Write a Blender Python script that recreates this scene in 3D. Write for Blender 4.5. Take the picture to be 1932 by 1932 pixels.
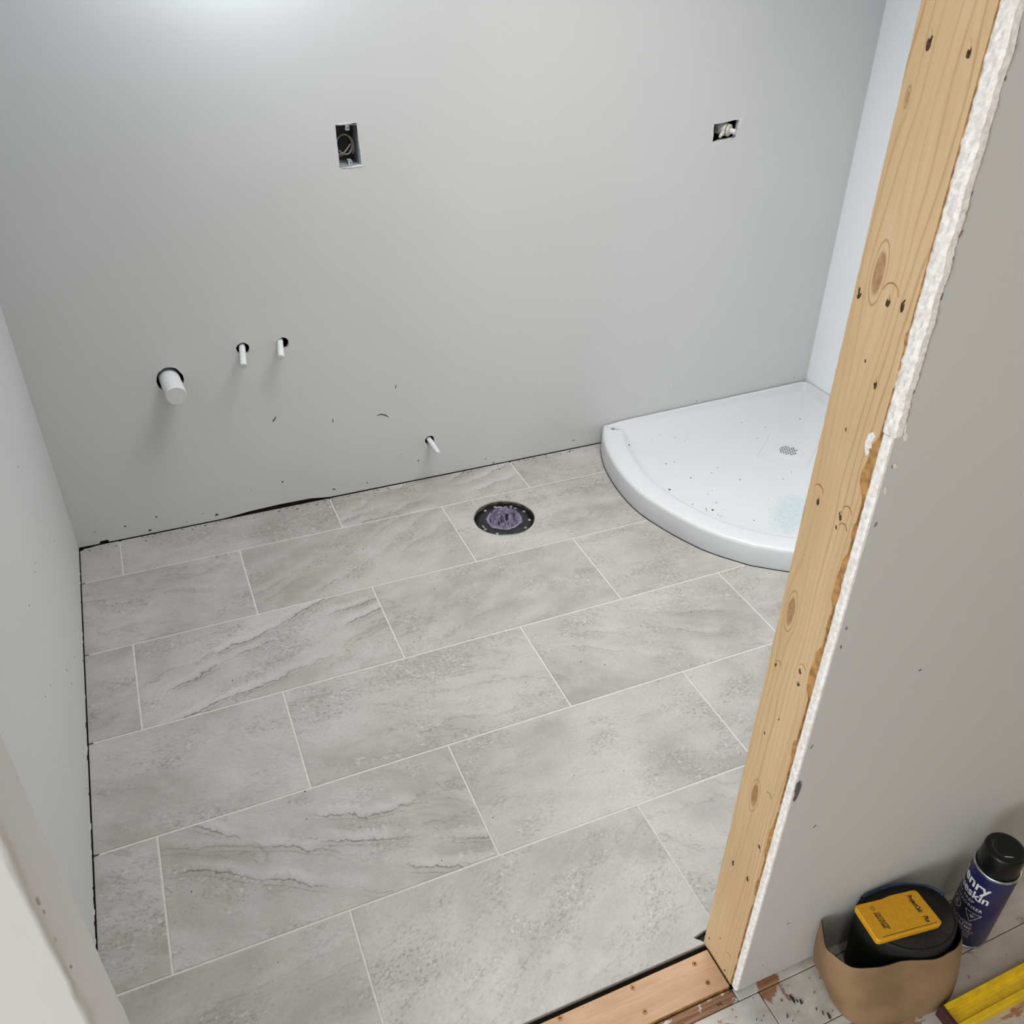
import bpy, bmesh, math, random
from mathutils import Vector, Matrix, noise
from mathutils.bvhtree import BVHTree

for o in list(bpy.data.objects): bpy.data.objects.remove(o)
scn = bpy.context.scene
COL = scn.collection
R = random.Random(7)

# ------------------------------------------------------------------ camera
cam_d = bpy.data.cameras.new('camera'); cam = bpy.data.objects.new('camera', cam_d); COL.objects.link(cam)
cam_d.sensor_width = 36; cam_d.sensor_fit = 'HORIZONTAL'
cam_d.lens = 1695.175/1932*36
cam_d.shift_x = -48.83/1932; cam_d.shift_y = 8.05/1932
cam_d.clip_start = 0.02
cam.matrix_world = (Matrix.Translation((0.59815, -2.23152, 1.54924)) @ Matrix.Rotation(math.radians(-25.00403), 4, 'Z')
                    @ Matrix.Rotation(math.radians(55.852), 4, 'X') @ Matrix.Rotation(math.radians(1.80583), 4, 'Z'))
scn.camera = cam

# ------------------------------------------------------------------ world, exposure
w = bpy.data.worlds.new('world'); scn.world = w; w.use_nodes = True
w.node_tree.nodes['Background'].inputs[0].default_value = (0.75, 0.85, 1, 1)
w.node_tree.nodes['Background'].inputs[1].default_value = 0.3
scn.view_settings.view_transform = 'Standard'; scn.view_settings.look = 'None'
scn.view_settings.gamma = 1; scn.view_settings.use_curve_mapping = False
scn.view_settings.exposure = 0.0
cy_ = scn.cycles                       # bounce limits only
cy_.max_bounces = 4; cy_.diffuse_bounces = 3; cy_.glossy_bounces = 2; cy_.transmission_bounces = 3
cy_.caustics_reflective = False; cy_.caustics_refractive = False

# ------------------------------------------------------------------ lights (fixtures are built further down at the same places)
def area(name, loc, rot, size, power, color, sizey=None, spread=180, shape=None):
    d = bpy.data.lights.new(name, 'AREA'); o = bpy.data.objects.new(name, d); COL.objects.link(o)
    d.shape = shape or ('RECTANGLE' if sizey else 'DISK'); d.size = size
    if sizey: d.size_y = sizey
    d.energy = power; d.color = color; d.spread = math.radians(spread)
    o.location = loc; o.rotation_euler = [math.radians(a) for a in rot]
    return o
TOP_SOFT = (1.70, -0.66, 2.432)           # added soft overhead light under the bathroom ceiling, out of view
VAN = (0.91, 0.045, 1.67)            # bulb of the vanity fitting on the back wall
HALL = (0.9, -3.0, 2.425)           # hallway ceiling light
area('added_overhead_light', TOP_SOFT, (0, 0, 0), 1.0, 16.2, (1.0, 0.98, 0.945), sizey=0.7, spread=104)
vd = bpy.data.lights.new('vanity_bulb', 'POINT'); vl = bpy.data.objects.new('vanity_bulb', vd); COL.objects.link(vl)
vd.energy = 9.8; vd.color = (0.86, 0.93, 1.0); vd.shadow_soft_size = 0.06; vl.location = VAN
area('hall_light', HALL, (0, 0, 0), 0.3, 6, (1.0, 0.92, 0.82), spread=170)
area('hall_side_window_light', (-3.22, -3.85, 1.25), (90, 0, -90), 1.5, 158, (0.92, 0.965, 1.0), sizey=1.7)
area('hall_end_window_light', (4.55, -2.2, 1.05), (0, 90, 0), 1.5, 14, (1.0, 0.95, 0.84), sizey=0.8)

# ------------------------------------------------------------------ helpers
def tag(o, label=None, cat=None, group=None, kind=None):
    if label: o['label'] = label
    if cat: o['category'] = cat
    if group: o['group'] = group
    if kind: o['kind'] = kind
    return o
def mesh(name, vf, mat=None, parent=None, smooth=False):
    me = bpy.data.meshes.new(name)
    if isinstance(vf, bmesh.types.BMesh):
        vf.to_mesh(me); vf.free()
    elif isinstance(vf, bpy.types.Mesh):
        me = vf; me.name = name
    else:
        me.from_pydata([tuple(v) for v in vf[0]], [], [tuple(f) for f in vf[1]])
    o = bpy.data.objects.new(name, me); COL.objects.link(o)
    if mat: me.materials.clear(); me.materials.append(mat)
    if parent: o.parent = parent
    if smooth:
        for p in me.polygons: p.use_smooth = True
    return o
def empty(name, loc=(0, 0, 0)):
    o = bpy.data.objects.new(name, None); COL.objects.link(o); o.empty_display_size = 0.05
    return o            # kept at the origin so parts stay in world coordinates
def box(x0, x1, y0, y1, z0, z1):
    v = [(x, y, z) for z in (z0, z1) for y in (y0, y1) for x in (x0, x1)]
    return v, [(0, 2, 3, 1), (4, 5, 7, 6), (0, 1, 5, 4), (2, 6, 7, 3), (0, 4, 6, 2), (1, 3, 7, 5)]
def bbox(x0, x1, y0, y1, z0, z1, b=0.001, seg=1):
    bm = bmesh.new(); v, f = box(x0, x1, y0, y1, z0, z1)
    vs = [bm.verts.new(p) for p in v]
    for q in f: bm.faces.new([vs[i] for i in q])
    bmesh.ops.bevel(bm, geom=bm.edges[:], offset=b, segments=seg, affect='EDGES', profile=0.5)
    return bm
def join(*parts):
    V, F = [], []
    for v, f in parts:
        n = len(V); V += list(v); F += [tuple(i+n for i in q) for q in f]
    return V, F
def prism(pts, axis, a, b):
    """polygon pts (2d) extruded along axis from a to b. axis y: pts=(x,z); axis z: (x,y); axis x: (y,z)"""
    def mk(p, t):
        if axis == 'y': return (p[0], t, p[1])
        if axis == 'z': return (p[0], p[1], t)
        return (t, p[0], p[1])
    n = len(pts); V = [mk(p, a) for p in pts]+[mk(p, b) for p in pts]
    F = [tuple(range(n)), tuple(range(2*n-1, n-1, -1))]+[(i, i+n, (i+1) % n+n, (i+1) % n) for i in range(n)]
    return V, F
def fixn(vf):
    bm = bmesh.new(); vs = [bm.verts.new(p) for p in vf[0]]
    for q in vf[1]:
        try: bm.faces.new([vs[i] for i in q])
        except ValueError: pass
    bmesh.ops.recalc_face_normals(bm, faces=bm.faces[:])
    return bm
def tube(pts, r, n=12, caps=True, closed=False):
    pts = [Vector(p) for p in pts]; V = []; F = []; m = len(pts)
    rr = r if isinstance(r, (list, tuple)) else [r]*m
    up = None
    for i, p in enumerate(pts):
        if closed: t = pts[(i+1) % m]-pts[i-1]
        else: t = pts[min(i+1, m-1)]-pts[max(i-1, 0)]
        t.normalize()
        if up is None:
            up = Vector((0, 0, 1)) if abs(t.z) < .9 else Vector((1, 0, 0))
        a = (up-t*up.dot(t)).normalized(); up = a; b = t.cross(a)
        for k in range(n):
            q = 2*math.pi*k/n
            V.append(p+(a*math.cos(q)+b*math.sin(q))*rr[i])
    lim = m if closed else m-1
    for i in range(lim):
        j = (i+1) % m
        for k in range(n):
            F.append((i*n+k, i*n+(k+1) % n, j*n+(k+1) % n, j*n+k))
    if caps and not closed:
        F.append(tuple(range(n-1, -1, -1))); F.append(tuple((m-1)*n+k for k in range(n)))
    return V, F
def lathe(prof, c, n=40, closed_top=True):
    """prof [(r,z)..] around vertical axis at c"""
    V, F = [], []
    for (r, z) in prof:
        for k in range(n):
            q = 2*math.pi*k/n; V.append((c[0]+r*math.cos(q), c[1]+r*math.sin(q), c[2]+z))
    for i in range(len(prof)-1):
        for k in range(n):
            F.append((i*n+k, i*n+(k+1) % n, (i+1)*n+(k+1) % n, (i+1)*n+k))
    if prof[0][0] > 1e-5: F.append(tuple(range(n-1, -1, -1)))
    if prof[-1][0] > 1e-5 and closed_top: F.append(tuple((len(prof)-1)*n+k for k in range(n)))
    return V, F
def catmull(P, sub=6, closed=False):
    out = []; n = len(P); P = [Vector(p) for p in P]
    rng = range(n if closed else n-1)
    for i in rng:
        p1, p2 = P[i], P[(i+1) % n]
        p0 = P[i-1] if (closed or i > 0) else p1*2-p2
        p3 = P[(i+2) % n] if (closed or i+2 < n) else p2*2-p1
        for s in range(sub):
            t = s/sub
            out.append(0.5*((2*p1)+(p2-p0)*t+(2*p0-5*p1+4*p2-p3)*t*t+(3*p1-p0-3*p2+p3)*t**3))
    if not closed: out.append(P[-1])
    return out
def boolean(o, cutters, op='DIFFERENCE'):
    cs = []
    for c in cutters:
        co = mesh('cutter', fixn(c)); cs.append(co)
        m = o.modifiers.new('b', 'BOOLEAN'); m.operation = op; m.solver = 'EXACT'; m.object = co
    bpy.context.view_layer.update()
    dg = bpy.context.evaluated_depsgraph_get()
    me = bpy.data.meshes.new_from_object(o.evaluated_get(dg)); old = o.data
    o.modifiers.clear(); mats = list(old.materials); o.data = me; me.materials.clear()
    for m in mats: me.materials.append(m)
    bpy.data.meshes.remove(old)
    for c in cs:
        d = c.data; bpy.data.objects.remove(c); bpy.data.meshes.remove(d)
    return o
def textmesh(s, size, shear=0, bold=0, align='LEFT', sx=1.0, space=1.0):
    c = bpy.data.curves.new('t', 'FONT'); c.body = s; c.size = size; c.shear = shear; c.offset = bold
    c.align_x = align; c.space_character = space; c.resolution_u = 4
    o = bpy.data.objects.new('t', c); COL.objects.link(o); bpy.context.view_layer.update()
    dg = bpy.context.evaluated_depsgraph_get(); me = bpy.data.meshes.new_from_object(o.evaluated_get(dg))
    v = [(p.co.x*sx, p.co.y) for p in me.vertices]; f = [tuple(q.vertices) for q in me.polygons]
    bpy.data.objects.remove(o); bpy.data.curves.remove(c); bpy.data.meshes.remove(me)
    return v, f
def blob(cx, cy, r, n=9, jit=.35, sx=1, sy=1, rot=0):
    P = []
    for k in range(n):
        a = 2*math.pi*k/n; q = r*(1-jit/2+jit*R.random())
        x, y = q*math.cos(a)*sx, q*math.sin(a)*sy
        P.append((cx+x*math.cos(rot)-y*math.sin(rot), cy+x*math.sin(rot)+y*math.cos(rot)))
    return P

# ------------------------------------------------------------------ node expression builder
class X:
    def __init__(s, nt, sock): s.nt = nt; s.s = sock
    def _m(s, op, *o):
        n = s.nt.nodes.new('ShaderNodeMath'); n.operation = op
        for i, q in enumerate((s,)+o):
            if isinstance(q, X): s.nt.links.new(q.s, n.inputs[i])
            else: n.inputs[i].default_value = q
        return X(s.nt, n.outputs[0])
    def __add__(s, o): return s._m('ADD', o)
    def __sub__(s, o): return s._m('SUBTRACT', o)
    def __mul__(s, o): return s._m('MULTIPLY', o)
    def __truediv__(s, o): return s._m('DIVIDE', o)
    __radd__ = __add__; __rmul__ = __mul__
    def abs(s): return s._m('ABSOLUTE')
    def sqrt(s): return s._m('SQRT')
    def fract(s): return s._m('FRACT')
    def max(s, o): return s._m('MAXIMUM', o)
    def min(s, o): return s._m('MINIMUM', o)
    def sin(s): return s._m('SINE')
    def cos(s): return s._m('COSINE')
    def inv(s):
        n = s.nt.nodes.new('ShaderNodeMath'); n.operation = 'SUBTRACT'; n.inputs[0].default_value = 1
        s.nt.links.new(s.s, n.inputs[1]); return X(s.nt, n.outputs[0])
    def step(s, a, b):      # smoothstep
        n = s.nt.nodes.new('ShaderNodeMapRange'); n.interpolation_type = 'SMOOTHSTEP'
        s.nt.links.new(s.s, n.inputs[0]); n.inputs[1].default_value = a; n.inputs[2].default_value = b
        return X(s.nt, n.outputs[0])
class Mat:
    def __init__(s, name, rough=.6, color=(.5, .5, .5), metal=0, spec=None):
        s.m = bpy.data.materials.new(name); s.m.use_nodes = True; s.nt = s.m.node_tree
        s.b = s.nt.nodes['Principled BSDF']; s.b.inputs['Roughness'].default_value = rough
        s.b.inputs['Base Color'].default_value = (*color, 1); s.b.inputs['Metallic'].default_value = metal
        if spec is not None: s.b.inputs['Specular IOR Level'].default_value = spec
        s._p = None
    def pos(s):
        n = s.nt.nodes.new('ShaderNodeTexCoord'); return n.outputs['Object']
    def xyz(s, vec=None):
        n = s.nt.nodes.new('ShaderNodeSeparateXYZ'); s.nt.links.new(vec or s.pos(), n.inputs[0])
        return [X(s.nt, q) for q in n.outputs]
    def vec(s, x, y, z):
        n = s.nt.nodes.new('ShaderNodeCombineXYZ')
        for i, q in enumerate((x, y, z)):
            if isinstance(q, X): s.nt.links.new(q.s, n.inputs[i])
            else: n.inputs[i].default_value = q
        return n.outputs[0]
    def noise(s, vec=None, scale=5, detail=4, rough=.55, dist=0):
        n = s.nt.nodes.new('ShaderNodeTexNoise'); s.nt.links.new(vec or s.pos(), n.inputs['Vector'])
        n.inputs['Scale'].default_value = scale; n.inputs['Detail'].default_value = detail
        n.inputs['Roughness'].default_value = rough; n.inputs['Distortion'].default_value = dist
        return X(s.nt, n.outputs[0])
    def vor(s, vec=None, scale=20):
        n = s.nt.nodes.new('ShaderNodeTexVoronoi'); s.nt.links.new(vec or s.pos(), n.inputs['Vector'])
        n.inputs['Scale'].default_value = scale; return X(s.nt, n.outputs[0])
    def attr(s, name):
        n = s.nt.nodes.new('ShaderNodeAttribute'); n.attribute_type = 'OBJECT'; n.attribute_name = name
        return X(s.nt, n.outputs['Fac'])
    def mix(s, f, a, b):
        n = s.nt.nodes.new('ShaderNodeMix'); n.data_type = 'RGBA'
        for i, q in ((0, f), (6, a), (7, b)):
            if isinstance(q, X): s.nt.links.new(q.s, n.inputs[i])
            elif isinstance(q, tuple): n.inputs[i].default_value = (*q, 1)
            elif isinstance(q, (int, float)): n.inputs[i].default_value = q
            else: s.nt.links.new(q, n.inputs[i])
        return n.outputs[2]
    def color(s, sock): s.nt.links.new(sock, s.b.inputs['Base Color']); return s
    def bump(s, h, dist=.001, strength=.5):
        n = s.nt.nodes.new('ShaderNodeBump'); n.inputs['Distance'].default_value = dist; n.inputs['Strength'].default_value = strength
        s.nt.links.new(h.s, n.inputs['Height']); s.nt.links.new(n.outputs[0], s.b.inputs['Normal']); return s
    def rough(s, x): s.nt.links.new(x.s, s.b.inputs['Roughness']); return s
def plain(name, color, rough=.6, metal=0, var=.12, scale=30, spec=None):
    m = Mat(name, rough, color, metal, spec)
    n = m.noise(scale=scale, detail=2)
    a = tuple(c*(1-var) for c in color); b = tuple(min(1, c*(1+var)) for c in color)
    m.color(m.mix(n.step(.3, .7), a, b)); return m.m

# ------------------------------------------------------------------ materials
def wallmat(name, col, dirt=.5, bump=.35):
    m = Mat(name, .62, col, spec=.35)
    sm = m.noise(scale=9, detail=3); n = m.noise(scale=2.2, detail=1)
    a = tuple(c*.985 for c in col); b = tuple(c*1.015 for c in col)
    c = m.mix(n.step(.3, .7), a, b)
    x, y, z = m.xyz()
    low = z.step(.02, .30).inv()
    smear = sm.step(.55, .72)*low*dirt
    c = m.mix(smear*.30, c, tuple(q*.80 for q in col))
    m.color(c); return m.m
M_wall = wallmat('primer_white', (.66, .665, .665))
M_wallh = wallmat('primer_hall', (.54, .52, .49), .8)
M_ceil = plain('ceiling_white', (.75, .75, .74), .8)
M_gyp = Mat('gypsum', .95, (.80, .76, .72)); _n = M_gyp.noise(scale=140, detail=5)
M_gyp.color(M_gyp.mix(_n.step(.35, .65), (.70, .645, .60), (.86, .825, .79))); M_gyp.bump(_n, .0018, .6); M_gyp = M_gyp.m
M_paper = plain('paper_tan', (.22, .16, .11), .9, var=.3, scale=80)
M_dark = plain('dark_cavity', (.012, .010, .009), .9)
M_sub = plain('old_subfloor', (.030, .022, .017), .9, var=.4)
M_grout = plain('grout', (.60, .585, .56), .9, var=.05, scale=60)
M_pvc = plain('white_plastic', (.72, .73, .74), .45, var=.04, scale=60)
M_pvcoff = plain('cream_plastic', (.60, .57, .50), .45, var=.08, scale=60)
M_abs = plain('black_abs', (.010, .011, .012), .35, var=.3, scale=50)
M_steel = plain('zinc_steel', (.42, .43, .45), .35, .9, var=.2, scale=120)
M_galv = plain('galvanised', (.45, .49, .55), .4, .35, var=.25, scale=60)
M_brass = plain('brass_screw', (.30, .15, .065), .5, .8, var=.3, scale=300)
M_cable = plain('grey_cable', (.33, .31, .28), .5, var=.1)
M_speck = plain('dark_dirt', (.030, .026, .023), .9, var=.5, scale=100)
M_chip = plain('pale_chip', (.55, .53, .50), .9)
M_nail = plain('nail_hole_dark', (.060, .032, .014), .95, var=.6, scale=400)
M_bark = plain('wane_brown', (.37, .19, .055), .7, var=.35, scale=70)

def make_tile_mat(name, long_veins):
    m = Mat(name, .42, spec=.4)
    x, y, z = m.xyz(); s = m.attr('seed'); vein = m.attr('vein'); ang = m.attr('angle')
    ca, sa = ang.cos(), ang.sin()
    u = x*ca + y*sa + s*3.71; v = y*ca - x*sa + s*1.93
    P = m.vec(u, v*1.5, s); PV = m.vec(u*.62, v*3.0, s*1.7)
    big = m.noise(P, 2.9, 3, .58).step(.32, .70)
    med = m.noise(P, 9, 4, .62).step(.36, .68)
    fin = m.noise(P, 120, 2, .6)
    grit = m.noise(P, 330, 1, .5)
    c = m.mix(big, (.335, .322, .300), (.470, .460, .442))
    c = m.mix(med*.45, c, (.535, .527, .512))
    # crusty pitted patches
    pm = m.noise(P, 5.5, 4, .66).step(.47, .64)
    pit = fin.step(.50, .66)*pm
    c = m.mix(pm*.30, c, (.33, .318, .298)); c = m.mix(pit*.62, c, (.215, .202, .185))
    lt = m.noise(m.vec(u+3., v, s), 95, 1, .6).step(.60, .70)*pm
    c = m.mix(lt*.50, c, (.63, .62, .60))
    c = m.mix(fin.step(.35, .75)*.26, c, (.28, .268, .25))
    c = m.mix(grit.step(.58, .78)*.28, c, (.24, .23, .215))
    # veins
    PV = m.vec(u*.62+big*.10, v*3.0+med*.10, s*1.7)
    n1 = m.noise(PV, 2.2, 5, .62); d1 = (n1-.5).abs()
    msk = m.noise(P, 3.1, 1, .5).step(.40, .56)
    halo = d1.step(.0, .055).inv()*msk*vein
    c = m.mix(halo*.34, c, (.27, .255, .235))
    ln = d1.step(.0015, .0075).inv()*msk*vein
    n2 = m.noise(m.vec(u*.6+5., v*2.6+med*.10, s*2.3), 3.3, 5, .64); d2 = (n2-.52).abs()
    ln2 = d2.step(.001, .005).inv()*pm*vein
    c = m.mix((ln*.75).max(ln2*.55), c, (.115, .100, .088))
    # long branching veins of the strongly marked tiles
    if long_veins:
        cx, cy, path = m.attr('cx'), m.attr('cy'), m.attr('path')
        u0 = (x-cx)*ca+(y-cy)*sa; v0 = (y-cy)*ca-(x-cx)*sa
    for k, off in enumerate((.082, .022, -.028, -.088) if long_veins else ()):
        w1 = m.noise(m.vec(u0*3.2+s, s*3.+k*7., k), 1, 1, .5)-.5
        w2 = m.noise(m.vec(u0*17.+s, v0*9.+k*5., s), 1, 4, .68)-.5
        dd = v0-(w1*.13+w2*.050+off)
        on = m.noise(m.vec(u0*4.5+k*11.+s*2., k, s), 1, 1, .5).step(.42, .58)*path
        band = dd.step(-.050, -.004)*(dd*-1.).step(-.003, .001)
        c = m.mix(band*on*.30, c, (.25, .235, .213))
        wid = fin.step(.30, .70)
        lk = (dd.abs()-wid*.0022).step(.0, .0012).inv()*on
        lk2 = ((dd+.011+w2*.03).abs()-wid*.0010).step(.0, .0010).inv()*on*.6
        c = m.mix((lk.max(lk2))*.72, c, (.120, .105, .090))
        c = m.mix((dd-.016).abs().step(.0, .016).inv()*on*.30, c, (.60, .60, .592))
    wh = (n1-.56).abs().step(.0, .05).inv()*msk*vein
    c = m.mix(wh*.25, c, (.60, .60, .595))
    m.color(c)
    m.bump(fin, .0006, .40)
    return m.m
M_tile = make_tile_mat('stone_tile', False)
M_tile_veined = make_tile_mat('veined_stone_tile', True)

def make_pine(face_y0=-1.618, knots=()):
    m = Mat('pine_stud', .62, spec=.3)
    x, y, z = m.xyz()
    wob = m.noise(m.vec(x*2, y*6, z*1.3), 1.6, 3, .5)
    g = y + (wob-.5)*.060 + x*.35
    ring = None
    for (ky, kz, kr) in knots:
        dy = y-ky; dz = (z-kz)*.30
        rho2 = dy*dy+dz*dz
        ex = rho2/((kr*2.6)**2)+1.0
        g = g - dy/(ex*ex)*.85
        r_ = (rho2).sqrt(); k = r_.step(kr*.55, kr*.80).inv()
        ringl = ((r_-kr*1.0).abs()).step(0, .0009).inv()
        ring = (k, ringl) if ring is None else (ring[0].max(k), ring[1].max(ringl))
    fr = ((g*105.).fract()-.5).abs()
    line = fr.step(.02, .14).inv()
    soft = fr.step(.02, .50).inv()
    lm = m.noise(m.vec(x*3, y*8, z*.6), 4, 3, .5).step(.30, .65)
    fib = m.noise(m.vec(x*400, y*400, z*9), 1.0, 3, .6)
    big = m.noise(m.vec(x*2, y*6, z*1.1), 3, 3, .5)
    c = m.mix(big.step(.3, .7), (.560, .385, .210), (.640, .460, .270))
    c = m.mix(soft*.30, c, (.580, .370, .180))
    c = m.mix(line*lm*.60, c, (.360, .200, .080))
    c = m.mix(fib.step(.35, .75)*.16, c, (.40, .25, .12))
    if ring:
        c = m.mix(ring[1]*.55, c, (.24, .125, .045))
        kn = m.noise(m.vec(x, y*60, z*30), 3, 3, .6).step(.3, .7)
        c = m.mix(ring[0]*(kn*.35+.45), c, (.24, .105, .030))
    m.color(c); m.bump(fib, .0006, .35)
    return m.m
M_pine = make_pine(knots=[(-1.5601, 1.2507, .010), (-1.5509, .7968, .010), (-1.5663, .4469, .0105), (-1.5427, 1.412, .0028), (-1.5279, .938, .006)])

def make_ply():
    m = Mat('plywood', .6, spec=.3); x, y, z = m.xyz()
    n = m.noise(m.vec(x*1.2, y*9, z), 3, 5, .6, .8); f = m.noise(m.vec(x*20, y*260, z), 1, 3, .6)
    c = m.mix(n.step(.3, .7), (.500, .305, .175), (.600, .400, .255))
    c = m.mix(f.step(.4, .75)*.35, c, (.42, .25, .14))
    m.color(c); m.bump(f, .0004, .3); return m.m
M_ply = make_ply()

def make_oldfloor():
    m = Mat('worn_painted_planks', .7, spec=.35); x, y, z = m.xyz()
    P = m.vec(x*.8, y, z); big = m.noise(P, 7, 6, .62, .5)
    near = ((x-1.22).abs().step(.03, .22).inv())*((y+1.665).abs().step(.02, .07).inv())
    pe = (big+near*.12).step(.575, .60)
    tan = m.noise(P, 3.0, 3, .5)
    c = m.mix(m.noise(P, 30, 5, .6).step(.3, .7), (.52, .49, .45), (.64, .62, .59))
    c = m.mix(x.step(1.45, 1.75)*tan.step(.35, .6)*.6, c, (.42, .31, .22))
    c = m.mix(pe, c, m.mix(m.noise(m.vec(x*3, y*40, z), 3, 4).step(.3, .7), (.26, .12, .06), (.40, .22, .13)))
    sp = m.noise(P, 55, 3, .55).step(.70, .73); c = m.mix(sp*.9, c, (.035, .03, .028))
    sp2 = m.noise(m.vec(x*2.5, y, z+4), 24, 4, .6).step(.68, .72); c = m.mix(sp2*.55, c, (.20, .16, .13)); c = m.mix(m.noise(m.vec(x, y*1.6, z+9), 12, 6, .7).step(.48, .66)*.42, c, (.36, .32, .28))
    m.color(c); m.bump(pe*(-1.)+m.noise(P, 60, 3)*.4, .0015, .5); return m.m
M_oldfloor = make_oldfloor()
def make_bare():
    m = Mat('bare_old_board', .8, spec=.3); x, y, z = m.xyz()
    g = m.noise(m.vec(x*3, y*60, z), 3, 5, .6); p = m.noise(m.vec(x*.9, y, z), 26, 6, .62)
    c = m.mix(g.step(.3, .7), (.17, .085, .045), (.33, .19, .115))
    c = m.mix(p.step(.56, .60), c, (.60, .57, .53)); c = m.mix(p.step(.40, .36), c, (.06, .035, .02))
    m.color(c); m.bump(g, .001, .5); return m.m
M_bare = make_bare()

def make_acrylic():
    m = Mat('white_acrylic', .25, (.66, .67, .68), spec=.45); x, y, z = m.xyz()
    d = ((x-2.262)*(x-2.262)*.7+(y+.487)*(y+.487)*1.0 + (x-2.262)*(y+.487)*(-1.1)).max(0.).sqrt()
    blot = m.noise(scale=26, detail=5, rough=.65)
    ms = (d+(blot-.5)*.13).step(.035, .085).inv()*m.noise(scale=150, detail=4, rough=.7).step(.38, .56)
    du = m.noise(scale=7, detail=6, rough=.65).step(.58, .80)
    c = m.mix(du*.18, (.665, .683, .70), (.56, .56, .55))
    c = m.mix(ms*.60, c, (.38, .53, .60))
    m.color(c); m.rough(du*.2+.33); return m.m
M_acr = make_acrylic()

# ================================================================== STRUCTURE
XL, XR, YB = 0.28, 2.822, 0.176
YS0, YS1, YH = -1.531, -1.618, -1.633        # stud inner face, stud outer face, hall face of drywall
HZ = -0.004                                   # hall floor height

# ---- shower tray outline (needed to cut the tiles)
_a = [(.862, 0), (.893, .055), (.930, .160), (.953, .288), (.955, .419), (.925, .548), (.873, .675), (.804, .770)]
_rel = _a+[(b, a) for a, b in reversed(_a)]
TRAY = [(XR-.004-p.x, YB-.004-p.y) for p in catmull([(a, b, 0) for a, b in _rel], 8)]   # wall end -> right wall end
cutT = [(x-.003*(1 if x < 2.4 else 0), y-.003) for x, y in TRAY]
cutT = [(cutT[0][0], YB+.05)]+cutT+[(XR+.05, cutT[-1][1]), (XR+.05, YB+.05)]
FC = (1.465, -.130)

# ---- floor and tiles
fl = tag(mesh('floor', box(XL-.02, XR+.02, -1.5365, YB+.10, -.05, -.0105), M_sub), 'grey stone-look porcelain tile floor of the unfinished bathroom', kind='structure')
boolean(fl, [lathe([(.0925, -.06), (.0925, .1)], (FC[0], FC[1], 0), 48)])
gr = mesh('grout_bed', box(XL+.012, XR-.01, -1.5345, YB-.007, -.0104, -.0012), M_grout, fl)
tag(gr, 'pale grout between the floor tiles')
boolean(gr, [prism(cutT, 'z', -.02, .1), prism([(1.272, -1.518), (1.31, -1.512), (1.31, -1.56), (1.280, -1.54)], 'z', -.02, .02), lathe([(.093, -.02), (.093, .1)], (FC[0], FC[1], 0), 48)])
rowx = [.388, .698, .393, .704, .399, .710]
rowy = [(0.0, YB-.0030), (-.305, 0.0), (-.61, -.305), (-.915, -.61), (-1.22, -.915), (-1.5355, -1.22)]
G = .0021
PATH = {(2, 1): 1.0, (4, 1): .9, (0, 2): .8, (1, 1): .28, (3, 2): .35, (5, 0): .15}
seeds = {}
veins = {(0, 2): (1.0, .28), (2, 1): (1.3, .30), (4, 1): (1.2, -.42), (1, 1): (.45, .5), (3, 1): (.35, -.2), (3, 2): (.6, -.45), (1, 0): (.35, -.2), (5, 1): (.25, .5), (2, 2): (.3, .3)}
sd = {(2, 1): 4.3, (4, 1): 9.1, (0, 2): 2.2}
for r_, (y0, y1) in enumerate(rowy):
    xs = [XL+.0022]; k = rowx[r_]
    while k < XR: 
        if k-xs[-1] > .05: xs.append(k)
        k += .61
    xs.append(XR-.004)
    for i in range(len(xs)-1):
        a = xs[i]+(G if i else 0); b = xs[i+1]-(G if i < len(xs)-2 else 0)
        c = y0+(G if r_ < 5 else 0); d = y1-(G if r_ > 0 else 0)
        cen = ((a+b)/2, (c+d)/2)
        if a > 1.95 and r_ < 2: continue
        t = mesh('tile', bbox(a, b, c, d, -.0100, 0, .0009), M_tile_veined if (r_, i) in PATH else M_tile, fl)
        cuts = []
        if b > 1.83 and d > -.80: cuts.append(prism(cutT, 'z', -.02, .1))
        if a < FC[0]+.1 and b > FC[0]-.1 and c < FC[1]+.1 and d > FC[1]-.1:
            cuts.append(lathe([(.094, -.02), (.094, .02)], (FC[0], FC[1], 0), 48))
            if r_ == 1: cuts.append(box(1.4075, 1.4107, FC[1], .01, -.02, .02))
        if r_ == 5 and a < 1.28 < b:
            cuts.append(prism([(1.270, -1.519), (1.282, -1.5155), (1.31, -1.513), (1.31, -1.56), (1.284, -1.534), (1.279, -1.527)], 'z', -.02, .02))
        if r_ == 0 and i == 0: cuts.append(prism([(XL, .158), (.30, .166), (.33, .1725), (.33, .19), (XL, .19)], 'z', -.02, .02))
        if cuts: boolean(t, cuts)
        if len(t.data.polygons) == 0: bpy.data.objects.remove(t); continue
        v = veins.get((r_, i), (.12+.3*R.random(), R.uniform(-.4, .5)))
        t['seed'] = sd.get((r_, i), R.uniform(0, 30)); t['vein'] = v[0]*(.35 if (r_, i) in PATH else 1); t['angle'] = v[1]
        t['cx'], t['cy'] = cen; t['path'] = PATH.get((r_, i), 0.0)

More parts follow.
